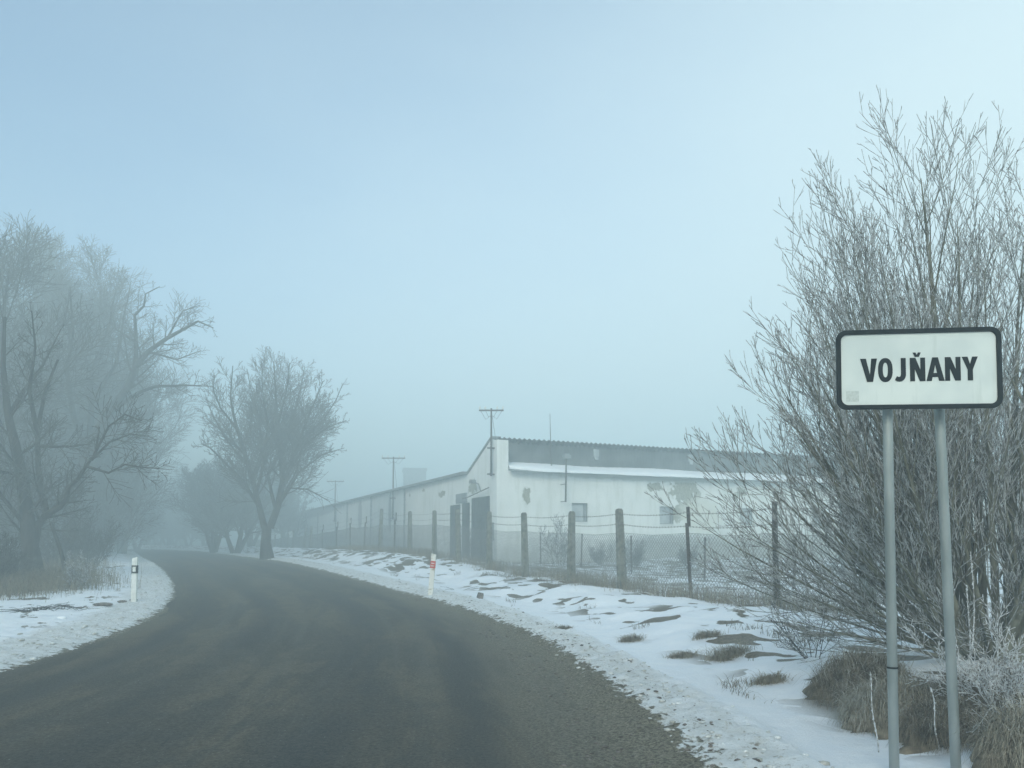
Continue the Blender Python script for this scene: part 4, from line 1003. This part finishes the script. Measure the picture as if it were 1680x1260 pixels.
# raised cores make the large clumps read as mats of old grass
def clump(px, py, rx, ry, h_, seed, label, n=4200, mat=None, frost=0):
    p = G(px, py); rs = np.random.RandomState(seed); t = empty("grass_clump", p, 0, label=label, cat='grass clump')
    nu, nv = 40, 14; V = []
    for i in range(nv):
        e_ = i / (nv - 1) * math.pi / 2
        for j in range(nu):
            a = j / nu * 2 * math.pi; k = 1 + .22 * math.sin(a * 3 + seed) + .12 * math.sin(a * 7 + seed * 2)
            nz = .5 * float(vnoise(np.array([a * 5.0]), np.array([i * .8 + seed * 9.]))[0]) * math.cos(e_); x = rx * k * math.cos(e_) * math.cos(a) * (1 + nz); y = ry * k * math.cos(e_) * math.sin(a) * (1 + nz)
            V.append((x, y, gz(p.x + x, p.y + y) - p.z - .03 + h_ * .60 * math.sin(e_) * (1 + .15 * math.sin(a * 2 + i * .7)) + .05 * float(vnoise(np.array([a * 4.0]), np.array([i * 1.1 + seed * 5.]))[0])))
    ii = np.arange(nu * nv).reshape(nv, nu); f = np.stack([ii[:-1], np.roll(ii[:-1], -1, 1), np.roll(ii[1:], -1, 1), ii[1:]], -1).reshape(-1, 4)
    V = np.array(V); link_mesh("matted_base", np_mesh("matted_base", V, f), M_GRASSD, t, True)
    # blades start over the mound, drape outward
    a = rs.rand(n) * 2 * np.pi; rr_ = np.sqrt(rs.rand(n)); x = rx * rr_ * np.cos(a); y = ry * rr_ * np.sin(a)
    z = gheight(p.x + x, p.y + y) - p.z + h_ * .62 * np.sqrt(np.maximum(0, 1 - rr_ ** 2)) * .95
    az = np.arctan2(y, x) + rs.randn(n) * .5; seg = 5; u = np.linspace(0, 1, seg + 1); L = (.08 + .16 * rs.rand(n) ** 1.3); az = az + rs.randn(n) * .9; 
    hor = np.outer(L * (.35 + .5 * rs.rand(n)), u ** 1.1); ver = np.outer(L * (.25 + .75 * rs.rand(n)), np.sin(u * 2.4)) * .8 - np.outer(L * (.6 * rr_ + .1), u ** 1.7)
    VV = np.empty((n, seg + 1, 2, 3)); wv = .006 * (1 - .8 * u)
    for sg, k in ((-1, 0), (1, 1)):
        VV[:, :, k, 0] = x[:, None] + np.cos(az)[:, None] * hor - sg * np.sin(az)[:, None] * wv * .5
        VV[:, :, k, 1] = y[:, None] + np.sin(az)[:, None] * hor + sg * np.cos(az)[:, None] * wv * .5
        VV[:, :, k, 2] = z[:, None] + ver
    ii = np.arange(n * (seg + 1) * 2).reshape(n, seg + 1, 2); f = np.stack([ii[:, :-1, 0], ii[:, :-1, 1], ii[:, 1:, 1], ii[:, 1:, 0]], -1).reshape(-1, 4)
    link_mesh("blades", np_mesh("blades", VV.reshape(-1, 3), f), mat or M_GRASS, t)
    m_ = 420; a = rs.rand(m_) * 6.283; q = np.sqrt(rs.rand(m_)) * .95; cs = np.column_stack([p.x + rx * q * np.cos(a), p.y + ry * q * np.sin(a)])
    zz = gheight(cs[:, 0], cs[:, 1]) + h_ * .5 * np.sqrt(1 - q ** 2); st_ = blades(np.column_stack([cs, zz]), "stray_blades", M_GRASSF, h_ * .75, .006, .8, 1.0, seed + 50, t, p, 5)
    return t
clump(1412, 1140, .42, .40, .42, 1, 'big dark brown grass clump left of the left sign post', 5000, M_GRASSD)
clump(1478, 1185, .34, .30, .36, 2, 'light brown drooping grass clump behind the left sign post', 4500, M_GRASS)
clump(1425, 1190, .20, .18, .34, 3, 'pale frosted grass clump just left of the left sign post', 2200, M_GRASSF)
clump(1560, 1205, .34, .28, .26, 4, 'flattened brown grass clump between the two sign posts', 3800, M_GRASSD)
clump(1685, 1245, .25, .3, .34, 5, 'brown grass clump at the lower right corner of the photo', 3000, M_GRASS)
clump(1620, 1160, .55, .45, .3, 6, 'dark matted grass around the willow stems', 5200, M_GRASSD)
for i, (px, py, w_, h_, lab) in enumerate(((1195, 1080, .22, .16, 'largest pale grass tuft on the snowy bank left of the big dark clump'), (1035, 1052, .14, .10, 'small grass tuft on the bank below the tallest fence post'),
                                           (1160, 1045, .16, .10, 'grass tuft high on the bank near the frosted twigs'), (1120, 1078, .16, .08, 'flat grass tuft on the bank left of the pale tuft'), (1262, 1120, .15, .10, 'grass tuft in the snow dip left of the big dark clump'), (925, 1032, .10, .07, 'tiny grass tuft on the snow right of the grey stump'))):
    tuft(px, py, w_, h_, 30 + i, lab, M_GRASS, 700, group='grass tufts on the snowy bank')
# frosted dry weed stalks
def stalk(px, py, top, seed, label, d=None, lean=0):
    p = G(px, py) if d is None else GX(px, d); q = W(px + lean, top, p.y); h_ = q.z - p.z; rnd = random.Random(seed); t = empty("weed_stalk", p, 0, label=label, cat='weed stalk', group='frosted weed stalks by the sign')
    pts = []; x = 0
    for i in range(13):
        u = i / 12; pts.append(Vector(((q.x - p.x) * u + .012 * math.sin(u * 7 + seed), .01 * math.cos(u * 6), h_ * u - .03 * (i == 0))))
    m = MB(); m.tube(pts, [.0055 - .003 * i / 12 for i in range(13)], 5); m.build("stem", M_FROSTW, t, smooth=True)
    m = MB()
    for i in range(int(h_ / .022)):
        u = .25 + .75 * rnd.random(); k = u * 12; a = pts[int(min(k, 11.9))].lerp(pts[min(12, int(k) + 1)], k - int(k)); v = rvec(rnd).normalized() * .005
        m.sphere(a + v * .7, rnd.uniform(.005, .008), 5, 3)
    m.build("seed_heads", M_FROSTW, t)
stalk(1429, 1232, 1102, 1, 'short frosted weed stalk left of the left sign post', 5.75, -3)
stalk(1528, 1258, 1128, 2, 'frosted weed stalk between the sign posts', 5.6, -1)
stalk(1583, 1190, 905, 3, 'tall frosted weed stalk right of the right sign post', 6.0, 12)
stalk(1574, 1200, 960, 4, 'thin bent weed stalk hugging the right sign post', 6.1, 16)
BR = mk(SHR, levels=4, rmin=.0028, l0_wob=.2, l0_up=.0, l1_wob=.3, l2_wob=.35)
shrub(GX(1640, 5.75), .85, 91, 16, 'white frosted bramble at the lower right beside the right sign post', M_FROSTW, 1.3, .007, 'bramble', 'bramble', None, BR)
shrub(GX(1330, 8.9), .95, 92, 9, 'thin bare twigs arching over the snow left of the dark clump', M_TWIG, 1.6, .006, 'bare_twigs', 'shrub', None, mk(SHR, rmin=.0028, l0_n=5, l1_n=3))

# ---------------------------------------------------------------- small things on the verges
def rock(px, py, s, seed, label, mat, name, cat, sq=(1, .8, .6), group=None):
    p = G(px, py); bm = bmesh.new(); bmesh.ops.create_icosphere(bm, subdivisions=3, radius=s); rnd = random.Random(seed); o1, o2 = rnd.uniform(0, 50), rnd.uniform(0, 50)
    for v in bm.verts:
        k = 1 + .45 * float(fbm(np.array([v.co.x / s * 1.4 + o1]), np.array([v.co.y / s * 1.4 + v.co.z / s + o2]), 3)[0]); v.co = Vector((v.co.x * k * sq[0], v.co.y * k * sq[1], v.co.z * k * sq[2]))
    me = bpy.data.meshes.new(name); bm.to_mesh(me); bm.free(); o = link_mesh(name, me, mat, None, True, (p.x, p.y, p.z + s * sq[2] * .35)); return tag(o, label, cat, group)
m = MB(); p = G(787, 982); m.frustum(.19, .16, .15, .13, -.1, .15, Matrix.Rotation(R(12), 4, 'Y')); o = m.build("stump", M_STONE, None, bevel=.02); o.location = p; tag(o, 'small grey stump sticking out of the snow right of the red-banded post', 'stump')
rock(168, 994, .15, 3, 'flat dark stone on the left verge left of the black-banded post', M_STONE, 'stone', 'stone', (1.3, .9, .3))
rock(201, 989, .09, 4, 'small dark stone at the foot of the black-banded post', M_STONE, 'stone', 'stone', (1.2, .9, .35))
rock(218, 985, .08, 5, 'smallest stone against the base of the black-banded post', M_STONE, 'stone', 'stone', (1.2, .9, .4))
rock(102, 1015, .06, 6, 'white snow chunk on the left verge', M_SNOW, 'snow_chunk', 'snow chunk', (1.3, .9, .6))
def twigs_on(px, py, n, L, seed, label):
    p = G(px, py); rnd = random.Random(seed); m = MB()
    for i in range(n):
        a = rnd.uniform(0, 6.28); c = Vector((rnd.uniform(-.25, .25), rnd.uniform(-.25, .25), 0)); e_ = c + Vector((math.cos(a), math.sin(a), rnd.uniform(.05, .4))) * L * rnd.uniform(.5, 1)
        c.z = gz(p.x + c.x, p.y + c.y) - p.z; e_.z = gz(p.x + e_.x, p.y + e_.y) - p.z + rnd.uniform(.01, .12); m.tube([c, c.lerp(e_, .5) + Vector((0, 0, .02)), e_], [.006, .005, .003], 4, False)
    o = m.build("fallen_twigs", M_BARK, None); o.location = p; tag(o, label, 'twigs')
twigs_on(55, 1003, 30, .7, 1, 'fallen twigs on the snow below the left dead grass')
twigs_on(748, 968, 3, .5, 2, 'two dark twigs on the snow beside the fence grass')
twigs_on(115, 1000, 18, .5, 3, 'scatter of twigs on the left verge near the small shrub')
# crumbled clods of frozen snow and earth thrown up along the road edges
def clods(name, side, n, umin, umax, ymax, smin, smax, mat, seed, label):
    rs = np.random.RandomState(seed); bm = bmesh.new(); bmesh.ops.create_icosphere(bm, subdivisions=1, radius=1); bv = np.array([tuple(v.co) for v in bm.verts]); bf = np.array([[v.index for v in f.verts] for f in bm.faces]); bm.free()
    idx = np.where((RY > 2) & (RY < ymax))[0]; wts = 1 / (6 + RY[idx]); j = rs.choice(idx, n, p=wts / wts.sum()); f_ = rs.rand(n)
    h = (RH[j] + umin + (umax - umin) * rs.rand(n) ** 1.6) * side; x = RX[j] + RNX[j] * h + f_ * .5 * (RX[j + 1] - RX[j]) + rs.randn(n) * .1; y = RY[j] + RNY[j] * h + f_ * (RY[j + 1] - RY[j])
    s_ = smin + (smax - smin) * rs.rand(n) ** 3; z = np.maximum(gheight(x, y), zbase(y) - .01); V = bv[None] * (.7 + .6 * rs.rand(n, len(bv), 1)) * s_[:, None, None] * np.array([1.3, 1.3, .5]); V = V + np.stack([x, y, z + s_ * .2], 1)[:, None]
    F = (bf[None] + (np.arange(n) * len(bv))[:, None, None]).reshape(-1, 3)
    tag(link_mesh(name, np_mesh(name, V.reshape(-1, 3), F), mat), label, 'clods', kind='stuff')
M_CLOD = simple("dirty_ice", (.42, .41, .37), (.72, .74, .74), 9, .8, 0, .3)
clods("snow_clods", 1, 900, .3, 1.1, 45, .008, .030, M_CLOD, 1, 'crumbs of dirty snow along the right road edge')
clods("earth_clods", 1, 1400, -.5, .8, 40, .006, .022, M_STONE, 2, 'crumbs of earth and gravel along the right road edge')
clods("verge_clods", -1, 600, .1, 1.4, 45, .010, .04, M_CLOD, 3, 'crumbs of dirty snow along the left road edge')
print("faces", sum(len(o.data.polygons) for o in SC.objects if o.type == 'MESH'))
